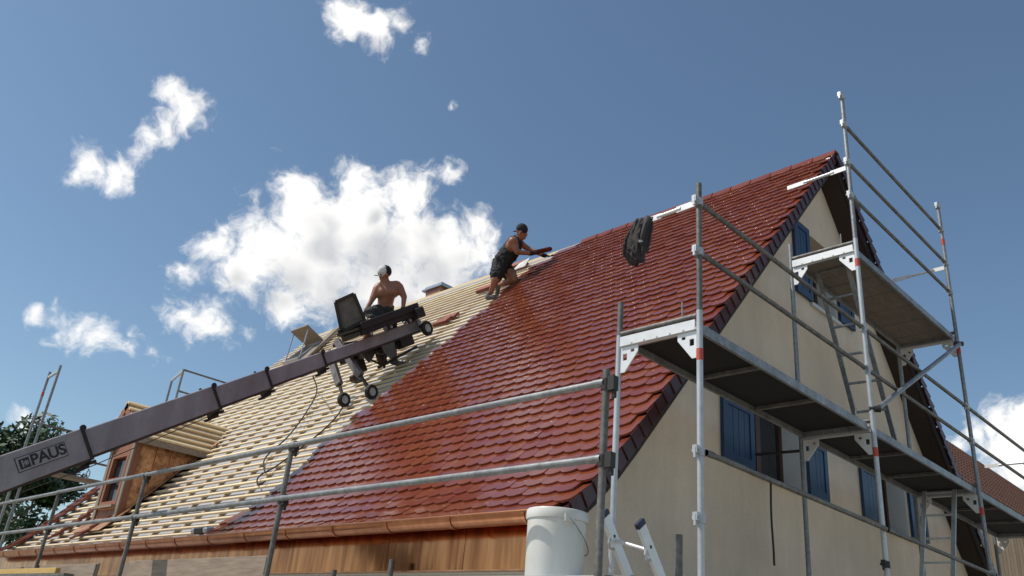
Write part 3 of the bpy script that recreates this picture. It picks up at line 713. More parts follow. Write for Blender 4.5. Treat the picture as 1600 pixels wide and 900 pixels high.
# wall tie and strap
MB().tube([W(UI + .02, PV[1], 2.32), W(4.50, PV[1], 2.335)], .016, 8).build('wall_tie', 'machine', S1)
st = MB(); 
for i in range(12): st.beam(W(4.24 - .0, 8.0 + .01 * math.sin(i * .7), 2.32 - i * .095), W(4.24, 8.0 + .01 * math.sin((i + 1) * .7), 2.32 - (i + 1) * .095), .035, .006, Vector((0, 1, 0)))
tag(st.build('strap', 'rubber'), 'black strap hanging straight down over the gable plaster below a tie rod', 'strap')
# eave scaffold
VO = 3.95; QU = [3.20, 6.90, 10.10, 13.0, 16.1]
S2 = thing('scaffold', W(9.6, VO, ZG), 'low scaffold with two guard rails running along the gutter', 'scaffold')
DZ = .55
def qpost(u, v, z1, lean=0.0):
    mb = MB(); mb.pipe(W(u - lean, v, ZG), W(u + lean * .2, v, z1), .0245); return mb.build('post', 'galv_old', S2, smooth=SH)
for i, u in enumerate(QU):
    p = qpost(u, VO, 1.80 if i == 0 else 1.745)
    qpost(u, 4.64, .70 if i else .60)
    for z in (1.70, 1.21):
        mb = MB(); mb.box(W(u - .075, VO - .02, z - .045), W(u - .026, VO + .03, z + .05)); mb.tube([W(u, VO, z - .035), W(u, VO, z + .035)], .033, 10); mb.tube([W(u - .06, VO + .01, z - .09), W(u - .06, VO + .01, z)], .016, 8)
        mb.build('coupler', 'machine', p, smooth=SH)
    MB().tube([W(u, VO, DZ - .06), W(u, 4.64, DZ - .06)], .022, 8).build('transom', 'galv_old', S2)
for i in range(len(QU) - 1):
    for z, r in ((1.712, .024), (1.222, .024)):
        dv = .004 if i % 2 else -.004
        rail(S2, W(QU[i] + .0, VO - .012 + dv, z), W(QU[i + 1], VO - .012 + dv, z), r, 'galv')
    for k in range(2):
        MB().box(W(QU[i] + .05, VO + .05 + k * .32, DZ - .05), W(QU[i + 1] - .05, VO + .35 + k * .32, DZ)).build('deck', 'galv_new', S2)
MB().box(W(3.0, VO + .05, DZ - .05), W(QU[0] + .04, VO + .69, DZ)).build('deck', 'galv', S2)
for (u0, u1, z1) in ((6.95, 10.0, .735), (10.9, 13.6, .725), (13.7, 16.6, .715)):   # toe boards
    MB().box(W(u0, VO + .028, DZ + .004), W(u1, VO + .058, z1)).build('toe_board', 'plank', S2, bevel=.003)
    MB().box(W(u0 + .01, VO + .022, DZ + .02), W(u0 + .05, VO + .027, z1 - .01)).build('board_bracket', 'machine', S2)
for k, lb in enumerate(('short upright board offcut nearest the bucket in the toe board gap', 'middle board offcut of three in the toe board gap', 'short upright board offcut farthest left in the toe board gap')):
    tag(MB().box(W(10.06 + .12 * k, VO + .07 + .03 * k, DZ + .003), W(10.17 + .12 * k, VO + .095 + .03 * k, .72 - .01 * k)).build('board_offcut', 'oldwood'), lb, 'offcut', 'board offcuts in the gap between the toe boards')
tag(MB().box(W(11.9, VO - .10, .60), W(17.2, VO - .04, .67)).build('formwork_board', 'plank_yellow', bevel=.004), 'yellow board lying outside the toe boards at far left', 'board')
MB().beam(W(11.5, VO - .06, .583), W(17.3, VO - .06, .583), .12, .03).build('board_support', 'galv_old', S2)
# short free standards of the corner
for u, v, z, nm in ((2.93, 4.37, .83, 0), (6.05, 4.64, .78, 1), (3.62, 4.72, .62, 2)):
    qpost(u, v, z)
# far scaffold behind the other gable
S3 = thing('scaffold', W(18.6, 6.5, ZG), 'distant scaffold posts rising behind the far end of the roof', 'scaffold')
for u, v, zt_ in ((18.20, 4.81, 4.84), (18.95, 4.85, 4.84), (18.2, 7.30, 5.52), (18.95, 7.4, 5.40)):
    p = post(S3, u, v, ZG, zt_, 'galv', r=.026, bands=(4.35,) if zt_ < 5 and u > 18.5 else ())
for z in (4.72, 2.9): MB().beam(W(18.22, 4.81, z), W(18.93, 4.85, z), .04, .05).build('transom', 'galv_new', S3)
for z, u in ((3.75, 18.95), (3.22, 18.95)): rail(S3, W(u, 4.85, z), W(u, 10.5, z), .022, 'galv_old')
for z in (5.52, 5.02): rail(S3, W(18.2, 7.30, z), W(18.2, 10.3, z), .021, 'galv_old')
MB().beam(W(18.2, 7.3, 5.50), W(18.95, 7.4, 5.42), .04, .05).build('transom', 'galv_new', S3)
MB().box(W(18.3, 3.6, 2.72), W(18.6, 7.4, 2.79)).build('plank', 'oldwood', S3)
for z in (1.75, 1.2): rail(S3, W(18.95, 2.0, z), W(18.95, 4.85, z), .022, 'galv')
for v in (3.4, 2.4): post(S3, 18.95, v, ZG, 3.2, 'galv', r=.026)
# ---------------------------------------------------------------- things on and round the eave scaffold
bk = thing('bucket', W(3.91, 4.36, DZ), 'large white plastic bucket standing on the scaffold at the eave corner', 'bucket')
o_ = W(3.91, 4.36, DZ + .003); 
mb = MB(); mb.lathe([(0, 0), (.186, 0), (.194, .012), (.203, .40), (.205, .425), (.196, .425), (.19, .40), (.180, .02), (0, .02)], o_, 40); mb.build('body', 'plastic_white', bk, smooth=SH)
mb = MB(); mb.lathe([(.206, .395), (.212, .397), (.215, .41), (.214, .455), (.209, .463), (.200, .460), (.197, .426), (.2055, .426), (.2065, .41)], o_, 40); mb.build('rim', 'plastic_white', bk, smooth=SH)
for dlt in (0, math.pi):
    c = o_ + Vector((math.cos(1.1 + dlt) * .212, math.sin(1.1 + dlt) * .212, .40)); MB().obox(c, Vector((-math.sin(1.1 + dlt), math.cos(1.1 + dlt), 0)), Vector((0, 0, 1)), Vector((math.cos(1.1 + dlt), math.sin(1.1 + dlt), 0)), .03, .025, .012).build('handle_lug', 'plastic_white', bk)
hb = [o_ + Vector((math.cos(1.1) * .225 * math.cos(a_ * math.pi / 12), math.sin(1.1) * .225 * math.cos(a_ * math.pi / 12), .40 - .20 * math.sin(a_ * math.pi / 12))) + Vector((math.sin(1.1), -math.cos(1.1), 0)) * (.222 * math.sin(a_ * math.pi / 12)) for a_ in range(13)]
MB().tube(hb, .004, 6).build('handle', 'galv', bk, smooth=True)
ld = thing('ladder', W(3.6, 6.75, ZG), 'aluminium ladder leaning on the scaffold corner beside the white bucket', 'ladder')
lt0, lt1 = W(3.76, 4.69, 1.045), W(3.455, 4.70, .965); dirl = (W(3.6, 6.75, ZG) - W(3.6, 4.69, 1.0)).normalized(); Lx = 3.28
side = Vector((0, 1, 0))
for tp in (lt0, lt1):
    bt = tp + dirl * Lx
    nrm = dirl.cross(side).normalized()
    s_ = MB().obox((tp + bt) / 2, dirl, side, nrm, Lx / 2, .0150, .042).build('stile', 'alu', ld, bevel=.003)
    MB().obox(tp - dirl * .012, dirl, side, nrm, .022, .0185, .046).build('end_cap', 'cap_blue', s_, bevel=.006)
    MB().tube([tp + dirl * .16 - side * .0165, tp + dirl * .16 - side * .0125], .012, 12).build('bolt', 'machine', s_)
    hk = MB(); hp_ = tp + dirl * .24 + nrm * .035 * (1 if nrm.x < 0 else -1)
    hk.tube([hp_ + nrm * 0, hp_ - Vector((.05, 0, .0)), hp_ - Vector((.065, 0, -.03)), hp_ - Vector((.06, 0, -.06))], .010, 8); hk.build('hook', 'galv_new', s_)
for k in range(11):
    t = .19 + k * .28; MB().tube([lt0 + dirl * t, lt1 + dirl * t], .014, 10).build('rung', 'alu', ld, smooth=SH)
# black and silver box on the eave tiles
lp = RP(9.82, 8.05, .07)
fx = thing('metal_box', RP(9.82, 8.05, .0), 'small black and silver box lying on the eave beside the lowest tiles', 'box')
mb = MB().obox(lp, Vector((0, 1, 0)), Vector((1, 0, .3)).normalized(), Vector((-.3, 0, 1)).normalized(), .11, .06, .04); mb.build('housing', 'black', fx, bevel=.012)
for e in (-.15, .15): MB().obox(lp + Vector((0, e, 0)), Vector((0, 1, 0)), Vector((1, 0, .3)).normalized(), Vector((-.3, 0, 1)).normalized(), .05, .055, .035).build('end_cap', 'zinc', fx, bevel=.015)
MB().box(lp + Vector((-.02, -.02, -.09)), lp + Vector((.02, .02, -.03))).build('foot', 'zinc', fx)
# black jacket on the end guard
def jacket():
    mb = MB(); NU, NT = 72, 26; zr = Z2 + 1.0
    c0 = W(3.70, PV[0], zr + .028)
    for t in range(NT + 1):
        f = t / NT
        wl_ = .070 + .105 * min(1, f * 2.2) ** .7; wr_ = .115 - .015 * f          # left and right half widths along the rail
        tp = 1 - max(0, (f - .55) / .45) ** 2 * .72
        th = .022 + .034 * math.sin(min(1, f * 1.5) * math.pi / 2) * (1 - .35 * f)
        for k in range(NU):
            a = 2 * math.pi * k / NU; ca, sa = math.cos(a), math.sin(a)
            x = (wr_ if ca > 0 else wl_) * tp * ca; y = th * sa
            ph = x * 120 + 5 * math.sin(f * 2.2) + 1.5 * noise.noise(Vector((x * 14, f * 2.5, 3.1)))
            fold = (.026 * (1 - 2 * abs(math.sin(ph * .5)) ** .8) + .010 * math.sin(x * 230 + 5 * f)) * min(1, f * 3 + .3)
            n_ = noise.noise(Vector((x * 16 + 7, f * 5, sa * 1.2)))
            drop = .40 * f + .05 * f * (ca * -.5) + .018 * n_ * f
            mb.v.append(c0 + Vector((y + fold * (-1 if sa > 0 else 1) * -1 * abs(sa) ** .5, -x + .035 * f + .012 * n_ * f, -drop - (.02 * ca if f < .1 else 0))))
    for t in range(NT):
        for k in range(NU): mb.f.append((t * NU + k, t * NU + (k + 1) % NU, (t + 1) * NU + (k + 1) % NU, (t + 1) * NU + k))
    mb.f.append(tuple(range(NU))); mb.f.append(tuple(NT * NU + k for k in reversed(range(NU))))
    return mb
jk = thing('jacket', W(3.73, PV[0], 3.12), 'black jacket draped over the end guard of the scaffold corner', 'jacket')
b_ = jacket().build('body', 'jacket', jk, smooth=True)
sv = MB(); p0 = W(3.625, PV[0] - .03, 3.53); pts = [p0, p0 + Vector((-.045, -.01, -.09)), p0 + Vector((-.05, .01, -.18)), p0 + Vector((-.035, .03, -.27))]
sv.tube(pts, .024, 12, r2=.016); sv.build('sleeve', 'jacket', jk, smooth=True)
MB().tube([p0 + Vector((-.05, .02, -.24)), p0 + Vector((-.085, .015, -.255))], .012, 8).build('zip_pull', 'zinc', jk)
# ---------------------------------------------------------------- telescopic roof lift
BS, BT = px_u(0, 740, 9.6), px_u(655, 508, 10.5)
lift = thing('roof_lift', W(9.0, -1.6, ZG), 'mauve grey telescopic lift boom with loading platform reaching over the roof', 'lift')
ax = (BT - BS).normalized(); BL = (BT - BS).length
ns = Vector((0, -1, 0)); ns = (ns - ax * ns.dot(ax)).normalized(); up_ = ns.cross(ax) if ns.cross(ax).z > 0 else ax.cross(ns)
def bp(t, a=0.0, b=0.0): return BS + ax * (t * BL) + ns * a + up_ * b
secs = [(-.66, .123, .34), (.115, .375, .298), (.367, .502, .262), (.494, .657, .212), (.649, 1.0, .175)]
sec_o = []
for t0, t1, h in secs:
    mb = MB(); c = (bp(t0) + bp(t1)) / 2
    mb.obox(c, ax, ns, up_, (t1 - t0) * BL / 2, h * .42, h / 2)
    so_ = mb.build('boom_section', 'mauve', lift, bevel=.008); sec_o.append(so_)
    for sg in (-1, 1): MB().obox(c - up_ * (h / 2 + .014) + ns * (sg * h * .34), ax, ns, up_, (t1 - t0) * BL / 2 - .01, .02, .012).build('guide_rail', 'rust', so_)
for t, h in ((.123, .34), (.375, .298), (.502, .262), (.657, .212)):
    mb = MB(); c = bp(t); w = h * .42
    for o2, hx_, hy_ in ((ns * (w + .010), .018, h / 2 + .02), (-ns * (w + .010), .018, h / 2 + .02)):
        mb.obox(c + o2, ax, up_, ns, hx_, hy_, .009)
    mb.obox(c - up_ * (h / 2 + .045), ax, ns, up_, .03, w + .02, .018)
    cl = mb.build('collar', 'machine', lift, bevel=.004)
    MB().tube([c + ns * (w + .02) + up_ * (h / 2), c + ns * (w + .04) + up_ * (h / 2)], .034, 12).build('roller', 'machine', cl)
    mb = MB()
    for k in range(3): mb.obox(c - up_ * (h / 2 + .065 + .01 * k) - ax * (.05 + .06 * k) + ns * .05, ax, ns, up_, .04, .025, .026 - .005 * k)
    mb.build('pulley_block', 'machine', cl, bevel=.006)
ck = bp(.123) - up_ * .30
MB().tube([ck + Vector((.018 * math.cos(a * .785), .0, .04 * math.sin(a * .785) - .03)) for a in range(9)], .005, 6, False).build('chain_link', 'galv', lift)
MB().tube([bp(.123) - up_ * .27, ck + Vector((0, 0, .012))], .005, 6).build('chain', 'galv', lift)
MB().tube([bp(.02) - up_ * .25, bp(.12) - up_ * .26, bp(.36) - up_ * .20], .006, 6).build('rope', 'galv_old', lift)
# name plate on the visible side of the first section
c = px_u(59, 718, 9.6); pl = bp(((c - BS).dot(ax)) / BL, .34 * .42 + .003, .02)
plate = MB().obox(pl, ax, up_, ns, .258, .078, .0025)
plate = plate.build('name_plate', 'black', sec_o[0])
MB().obox(pl + ns * .0035, ax, up_, ns, .250, .070, .0015).build('plate_face', 'sign_white', plate)
lg = pl - ax * .178 + ns * .0065
MB().obox(lg, ax, up_, ns, .052, .052, .0012).build('logo_square', 'black', plate)
lm = MB()
for k in range(8):
    a = k * math.pi / 4; lm.obox(lg + ns * .002 + (ax * math.cos(a) + up_ * math.sin(a)) * .022 + ax * .016, ax * math.cos(a) + up_ * math.sin(a), -ax * math.sin(a) + up_ * math.cos(a), ns, .007, .004, .0008)
lm.obox(lg + ns * .002 + ax * .016, ax, up_, ns, .012, .012, .0008); lm.obox(lg + ns * .002 - ax * .02, ax, up_, ns, .006, .036, .0008); lm.build('logo', 'sign_white', plate)
cu = bpy.data.curves.new('lettering', 'FONT'); cu.body = 'PAUS'; cu.size = .155; cu.extrude = .0008; cu.offset = .0042; cu.align_x = 'CENTER'; cu.align_y = 'CENTER'; cu.space_character = .95
to = bpy.data.objects.new('lettering_curve', cu); COL.objects.link(to)
dg = bpy.context.evaluated_depsgraph_get(); me = bpy.data.meshes.new_from_object(to.evaluated_get(dg)); bpy.data.objects.remove(to)
me.materials.clear(); me.materials.append(M['black'])
xd = ax if AX[0].dot(ax) > 0 else -ax
mt = Matrix.Identity(4)
for i, cc in enumerate((xd, up_, xd.cross(up_))):
    for k in range(3): mt[k][i] = cc[k]
mt.translation = pl + xd * .066 + ns * .0062
t_o = bpy.data.objects.new('lettering', me); link(t_o, plate, mt.translation); t_o.matrix_basis = mt @ Matrix.Scale(1.05, 4, Vector((1, 0, 0)))
# base trailer outside the picture
bb = bp(-.66)
MB().beam(bb + Vector((0, 0, -.1)), Vector((bb.x, bb.y, .72)), .45, .45).build('turret', 'machine', lift, bevel=.02) if bb.z > 1 else None
MB().box((bb.x - 1.4, bb.y - .5, .42), (bb.x + .9, bb.y + .5, .7)).build('chassis', 'mauve', lift, bevel=.02)
for dx in (-.7, .3):
    for dy in (-.62, .62):
        MB().lathe([(0, -.08), (.2, -.08), (.32, -.07), (.33, 0), (.32, .07), (.2, .08), (0, .08)], Vector((bb.x + dx, bb.y + dy, .332)), 20, Vector((0, 1, 0))).build('wheel', 'rubber', lift, smooth=SH)
# loading head: wheels, legs, tray, motor
def wheel(c, r, axis, name='wheel'):
    w = MB().lathe([(r * .55, -.03), (r * .92, -.035), (r, -.02), (r, .02), (r * .92, .035), (r * .55, .03), (r * .55, -.03)], c, 20, axis).build(name, 'rubber', lift, smooth=SH)
    MB().lathe([(0, -.032), (r * .18, -.032), (r * .2, -.014), (r * .5, -.014), (r * .56, -.028), (r * .56, .028), (r * .5, .014), (r * .2, .014), (r * .18, .032), (0, .032)], c, 16, axis).build('rim', 'galv_new', w, smooth=SH)
    return w
wu = Vector((-.10, 1, 0)).normalized()
wA = roof_pt(543, 634, .0); wB = roof_pt(586, 622, .0); hn_ = Vector((-.7559, 0, .6547))
for wc, top_ in ((wA, px(516, 555, 13.35)), (wB, px(530, 538, 13.0))):
    cc = wc + hn_ * .108; wheel(cc, .112, wu)
    mid = cc + (top_ - cc) * .32
    MB().beam(cc + Vector((0, .0, .0)), mid + (top_ - mid) * .1, .035, .045, wu).build('wheel_fork', 'machine', lift, bevel=.004)
    MB().beam(mid, top_ + (top_ - mid) * .12, .085, .11, wu).build('leg', 'leg_paint', lift, bevel=.008)
tipc = px(667, 513, 13.75); wheel(tipc, .125, ns, 'tip_roller')
MB().obox(bp(.985, 0, .01), ax, ns, up_, .03, .10, .11).build('boom_head', 'mauve', lift, bevel=.006)
MB().beam(bp(.99), tipc, .06, .05).build('roller_bracket', 'machine', lift)
# tray: frame of beams, floor, raised tail flap
tc_ = [bp(t) for t in (.70, .97)]
zt0 = .185
tr = MB()
for a in (-.2, .2): tr.beam(bp(.77, a, zt0), bp(.965, a, zt0 + .03), .07, .09, up_)
for t in (.77, .83, .90, .955): tr.beam(bp(t, -.2, zt0), bp(t, .2, zt0), .05, .07, up_)
tray = tr.build('tray_frame', 'machine', lift)
mb = MB(); mb.obox((bp(.76, 0, zt0 + .06) + bp(.97, 0, zt0 + .09)) / 2, ax, ns, up_, .105 * BL, .24, .02); mb.build('tray_floor', 'machine', tray)
for a in (-.26, .26): MB().beam(bp(.77, a, zt0 + .10), bp(.975, a, zt0 + .13), .03, .11, up_).build('side_board', 'machine', tray, bevel=.006)
for k in range(3):
    wv = bp(.79 + .07 * k, .24, zt0 - .06); MB().lathe([(0, -.02), (.045, -.02), (.045, .02), (0, .02)], wv, 12, ns).build('trolley_wheel', 'rust', tray)
    MB().lathe([(.0, .0), (.02, 0), (.02, .012), (0, .012)], wv + ns * .02, 10, ns).build('axle', 'galv_new', tray)
q = [px(524, 472, 12.95), px(553, 459, 13.0), px(570, 500, 13.05), px(534, 519, 12.95)]
nq = (q[1] - q[0]).cross(q[3] - q[0]).normalized()
if nq.dot(AX[2]) < 0: nq = -nq
mb = MB(); mb.hexa(q + [p + nq * .03 for p in q]); flp = mb.build('tail_flap', 'panel_grey', tray)
for i in range(4):
    a, b = q[i], q[(i + 1) % 4]; MB().beam(a - nq * .012, b - nq * .012, .05, .05, nq).build('flap_edge', 'machine', flp)
MB().hexa([px(531, 513, 12.98), px(570, 497, 13.1), px(577, 508, 13.1), px(536, 525, 12.98)] + [px(531, 513, 13.5), px(570, 497, 13.6), px(577, 508, 13.6), px(536, 525, 13.5)]).build('flap_hinge_box', 'machine', tray)
# machinery under the tray
for x0, y0, dpt, sx, sy, sz, mt_ in ((545, 556, 13.3, .16, .10, .10, 'machine'), (575, 545, 13.4, .18, .12, .12, 'panel_grey'), (606, 540, 13.5, .17, .1, .11, 'machine'), (560, 570, 13.4, .10, .08, .14, 'rust'), (632, 533, 13.7, .16, .08, .10, 'machine'), (596, 560, 13.6, .07, .06, .1, 'rust'), (553, 590, 13.6, .06, .06, .05, 'rust'), (645, 492, 13.75, .10, .2, .09, 'machine'), (640, 484, 13.9, .16, .05, .05, 'machine')):
    MB().obox(px(x0, y0, dpt), ax, ns, up_, sx, sy, sz).build('winch_box' if mt_ == 'machine' else 'gear_box', mt_, lift, bevel=.02)
for a, b, r in (((590, 575), (652, 541), .022), ((556, 560), (560, 585), .03), ((575, 560), (600, 572), .018), ((520, 540), (560, 535), .03), ((536, 560), (600, 545), .02), ((606, 540), (600, 575), .02)):
    MB().tube([px(*a, 13.25), px(*b, 13.35)], r, 8).build('strut', 'machine', lift)
for (x, y, rr) in ((601, 514, .035), (632, 505, .03)): MB().lathe([(rr * .55, 0), (rr, 0), (rr, .03), (rr * .55, .03), (rr * .55, 0)], px(x, y, 12.95), 14, ns).build('roller', 'galv', lift)
for a, b, c in ((555, 535, 0), (590, 530, 1)):
    mb = MB(); mb.plate([(0, 0), (.34, 0), (.30, -.30), (.14, -.38), (.04, -.22)], [], px(a, b, 13.05), ax, up_, ns, .015); mb.build('side_plate', 'panel_grey', lift)
# cables from the boom, lying on the roof
def cable(L, start, label):
    pts = [start] + [roof_pt(x, y, .035) for x, y in L]; sm = []
    for i in range(len(pts) - 1):
        p0 = pts[max(0, i - 1)]; p1, p2 = pts[i], pts[i + 1]; p3 = pts[min(len(pts) - 1, i + 2)]
        for k in range(6):
            t = k / 6; sm.append(.5 * ((2 * p1) + (p2 - p0) * t + (2 * p0 - 5 * p1 + 4 * p2 - p3) * t * t + (-p0 + 3 * p1 - 3 * p2 + p3) * t ** 3))
    sm.append(pts[-1]); tag(MB().tube(sm, .011, 7).build('cable', 'rubber', smooth=True), label, 'cable')
cable([(495, 612), (478, 645), (450, 682), (421, 708), (412, 722), (414, 738)], px(489, 588, 12.9), 'black cable hanging off the boom and looping down the battens')
cable([(528, 648), (505, 672), (470, 700), (432, 728), (405, 744), (403, 757), (415, 752)], px(540, 628, 12.95), 'black cable trailing from the small support wheels down the battens')
# ---------------------------------------------------------------- people
def capsules(segs, voxel, name, mat, parent, smooth_it=6, wrinkle=0.0):
    bm = bmesh.new()
    for p, q, r1, r2 in segs:
        p = Vector(p); q = Vector(q)
        for c, r in ((p, r1), (q, r2)):
            bmesh.ops.create_icosphere(bm, subdivisions=2, radius=r, matrix=Matrix.Translation(c))
        d = q - p
        if d.length > 1e-4:
            rot = d.to_track_quat('Z', 'Y').to_matrix().to_4x4()
            bmesh.ops.create_cone(bm, cap_ends=True, segments=16, radius1=r1, radius2=r2, depth=d.length, matrix=Matrix.Translation((p + q) / 2) @ rot)
    me = bpy.data.meshes.new(name); bm.to_mesh(me); bm.free()
    t = bpy.data.objects.new('tmp', me); COL.objects.link(t)
    r = t.modifiers.new('r', 'REMESH'); r.mode = 'VOXEL'; r.voxel_size = voxel; r.use_smooth_shade = True
    s = t.modifiers.new('s', 'SMOOTH'); s.iterations = smooth_it; s.factor = .5
    dg = bpy.context.evaluated_depsgraph_get(); out = bpy.data.meshes.new_from_object(t.evaluated_get(dg)); bpy.data.objects.remove(t); bpy.data.meshes.remove(me)
    mb = MB(); mb.v = [v.co.copy() for v in out.vertices]
    if wrinkle: mb.v = [v.co + v.normal * wrinkle * (abs(noise.noise(Vector((v.co.x * 9, v.co.y * 9, v.co.z * 22)))) * 2 - .5 + .6 * noise.noise(v.co * 40)) for v in out.vertices]
    mb.f = [tuple(p.vertices) for p in out.polygons]
    bpy.data.meshes.remove(out)
    return mb.build(name, mat, parent, smooth=True, fixn=False)
def hand(w, d, side, scale=1.0):                   # palm, four bent fingers, a thumb from the side of the palm
    d = d.normalized(); side = (side - d * side.dot(d)).normalized(); n = d.cross(side)
    S = []; pc = w + d * .045 * scale
    for k in range(3): S.append((w + side * (.018 * (k - 1)), w + d * .09 * scale + side * (.026 * (k - 1)), .021, .017))
    for k, L in enumerate((.072, .082, .076, .060)):
        b = w + d * .088 + side * (.0275 * (k - 1.5)); m_ = b + d * L * .55 + n * .008; e = m_ + d * L * .35 + n * .03
        S += [(b, m_, .0105, .0095), (m_, e, .0095, .008)]
    tb = w + d * .03 + side * .038; tm = tb + (d * .6 + side * .6).normalized() * .045; S += [(tb, tm, .014, .011), (tm, tm + d * .03 + n * .012, .011, .009)]
    return S
def head_parts(c, fwd, up, person, r=.098):
    fwd = fwd.normalized(); up = (up - fwd * up.dot(fwd)).normalized(); rt = fwd.cross(up)
    S = [(c + up * .03 - fwd * .012, c + up * .035 + fwd * .012, r * .93, r * .90), (c - up * .045 + fwd * .02, c - up * .085 + fwd * .045, r * .70, r * .50),
         (c + fwd * .088 + up * .012, c + fwd * .112 - up * .022, .013, .017), (c + fwd * .085 - up * .055, c + fwd * .092 - up * .058, .022, .018), (c + fwd * .075 - up * .098, c + fwd * .085 - up * .098, .024, .022)]
    for s in (-1, 1): S.append((c + rt * s * .088 + up * .01, c + rt * s * .094 - up * .03 - fwd * .008, .018, .013))
    return S, fwd, up, rt
def face_bits(c, fwd, up, rt, person):
    for s in (-1, 1):
        MB().lathe([(0, .012), (.008, .009), (.012, 0), (.008, -.009), (0, -.012)], c + fwd * .088 + rt * s * .034 + up * .022, 10, fwd).build('eye', 'hair', person, smooth=True)
    MB().obox(c + fwd * .108 - up * .062, rt, up, fwd, .024, .004, .006).build('mouth', 'hair', person, bevel=.001)
# person on the far side of the lift platform
D1 = 14.25
J = lambda x, y, dd=0.0: px(x, y, D1 + dd)
f1, f2 = roof_pt(616, 566, .055), roof_pt(553, 594, .055)
man = thing('person', f1, 'shirtless person in white-fronted cap and dark shorts leaning on the lift platform', 'person')
hd = J(601.5, 429); fw = (AX[0] * -.85 - AX[2] * .5 + AX[1] * .18); up1 = -AX[1] + AX[0] * .12
HS, fw, up1, rt1 = head_parts(hd, fw, up1, man)
body = HS + [(J(602, 436), J(604, 447), .062, .07), (J(605, 450), J(604, 462), .125, .15), (J(604, 462), J(602, 474), .15, .135), (J(602, 474), J(601, 488), .135, .145),
             (J(592, 449, -.02), J(620, 446, .03), .088, .088), (J(596, 458, -.06), J(614, 456, -.04), .115, .115),
             (J(589, 451, -.06), J(582, 467, -.16), .072, .054), (J(582, 467, -.16), J(573, 483, -.25), .048, .036),
             (J(624, 448, .02), J(631.5, 464, -.02), .072, .054), (J(631.5, 464, -.02), J(630, 480, -.12), .050, .036),
             (J(597, 490, -.02), J(580, 502, -.42), .105, .075), (J(580, 502, -.42), f2 + Vector((0, 0, .08)), .066, .042),
             (J(606, 491, .04), J(613, 527, -.30), .105, .072), (J(613, 527, -.30), f1 + Vector((0, 0, .08)), .064, .042)]
capsules(body, .016, 'body', 'skin', man)
face_bits(hd, fw, up1, rt1, man)
capsules([(J(602, 484), J(600, 490), .158, .16), (J(597, 487, -.02), J(580, 489, -.30), .135, .115), (J(597, 489, -.02), J(582, 500, -.38), .130, .105), (J(606, 491, .04), J(612, 519, -.24), .130, .098)], .014, 'shorts', 'grey_cloth', man, 4, .016)
for w, d in ((J(573, 483, -.25), (J(571, 489, -.28) - J(573, 483, -.25))), (J(630, 480, -.12), J(628, 486, -.2) - J(630, 480, -.12))):
    capsules(hand(w, d, AX[0]), .0075, 'glove', 'black_cloth', man, 2)
for f_ in (f1, f2): capsules([(f_ + Vector((.0, 0, -.005)), f_ + Vector((.12, -.08, -.012)), .048, .042), (f_ + Vector((0, 0, .05)), f_ + Vector((-.03, .02, .0)), .05, .045)], .012, 'shoe', 'shoe', man, 3)
cap = MB(); cc = hd + up1 * .045
capsules([(cc + up1 * .025 + fw * .02, cc + up1 * .012 + fw * .035, .102, .098)], .012, 'cap', 'cap_white', man, 2)
capsules([(cc + up1 * .018 - fw * .022, cc - up1 * .0 - fw * .03, .103, .100)], .012, 'cap_back', 'black_cloth', man, 2)
br = MB(); P = []
for k in range(9):
    a = -1.1 + 2.2 * k / 8; P.append(cc + fw * (.09 + .105 * math.cos(a)) + rt1 * (.088 * math.sin(a)) - up1 * (.028 + .012 * abs(math.sin(a))))
br.add(P + [p + up1 * .008 for p in P], [tuple(range(9)), tuple(range(17, 8, -1))] + [(i, i + 1, i + 10, i + 9) for i in range(8)] + [(8, 0, 9, 17)]); br.build('cap_peak', 'black_cloth', man)
MB().obox(hd + fw * .097 + up1 * .024, rt1, up1, fw, .068, .018, .008).build('sunglasses', 'rubber', man, bevel=.004)
# person laying tiles by the ridge
D2 = 14.65
J = lambda x, y, dd=0.0: px(x, y, D2 + dd)
ft = roof_pt(766, 465, .05)
kn = roof_pt(803, 441, .06)
man2 = thing('person', ft, 'person in black vest, shorts and backward cap kneeling to lay tiles', 'person')
hd = J(814.5, 363, .02); fw = AX[0] * .95 + AX[1] * .22 - AX[2] * .12; up2 = -AX[1] + AX[0] * .28
HS, fw, up2, rt2 = head_parts(hd, fw, up2, man2)
sN, sF = J(801, 377, -.17), J(811, 379, .19)
body = HS + [(J(811.5, 369), J(807, 376), .062, .075), (J(804, 381), J(797, 393), .135, .155), (J(797, 393), J(788, 405), .155, .150), (J(788, 405), J(783, 412), .150, .160), (sN, sF, .085, .085), (J(800, 384, -.1), J(803, 384, .1), .12, .12),
             (sN, J(808, 394, -.22), .068, .054), (J(808, 394, -.22), J(829, 396, -.12), .052, .037),
             (sF, J(828, 391, .22), .066, .052), (J(828, 391, .22), J(850, 399, .10), .050, .036),
             (J(781, 414, -.09), J(774, 437, -.33), .115, .080), (J(774, 437, -.33), ft + Vector((0, 0, .09)), .070, .045),
             (J(787, 415, .09), kn + Vector((0, 0, .05)), .115, .080), (kn + Vector((0, 0, .05)), J(779, 446, .12), .070, .045)]
capsules(body, .016, 'body', 'skin', man2)
face_bits(hd, fw, up2, rt2, man2)
capsules([(J(804, 380), J(797, 393), .146, .168), (J(797, 393), J(788, 405), .168, .165), (J(788, 405), J(785, 409), .165, .165), (J(803, 376, -.09), J(807, 377, .10), .085, .085)], .014, 'vest', 'black_cloth', man2, 4, .014)
capsules([(J(787, 407), J(783, 413), .172, .175), (J(781, 414, -.09), J(775.5, 431, -.28), .142, .118), (J(787, 415, .09), J(800, 436, .06), .140, .115)], .014, 'shorts', 'black_cloth', man2, 4, .018)
mb = MB()
for k in range(5): mb.obox(J(777 + k * 1.5, 405 + k * 1.2, -.19 + .01 * k), AX[0], AX[1], AX[2], .022, .05, .02)
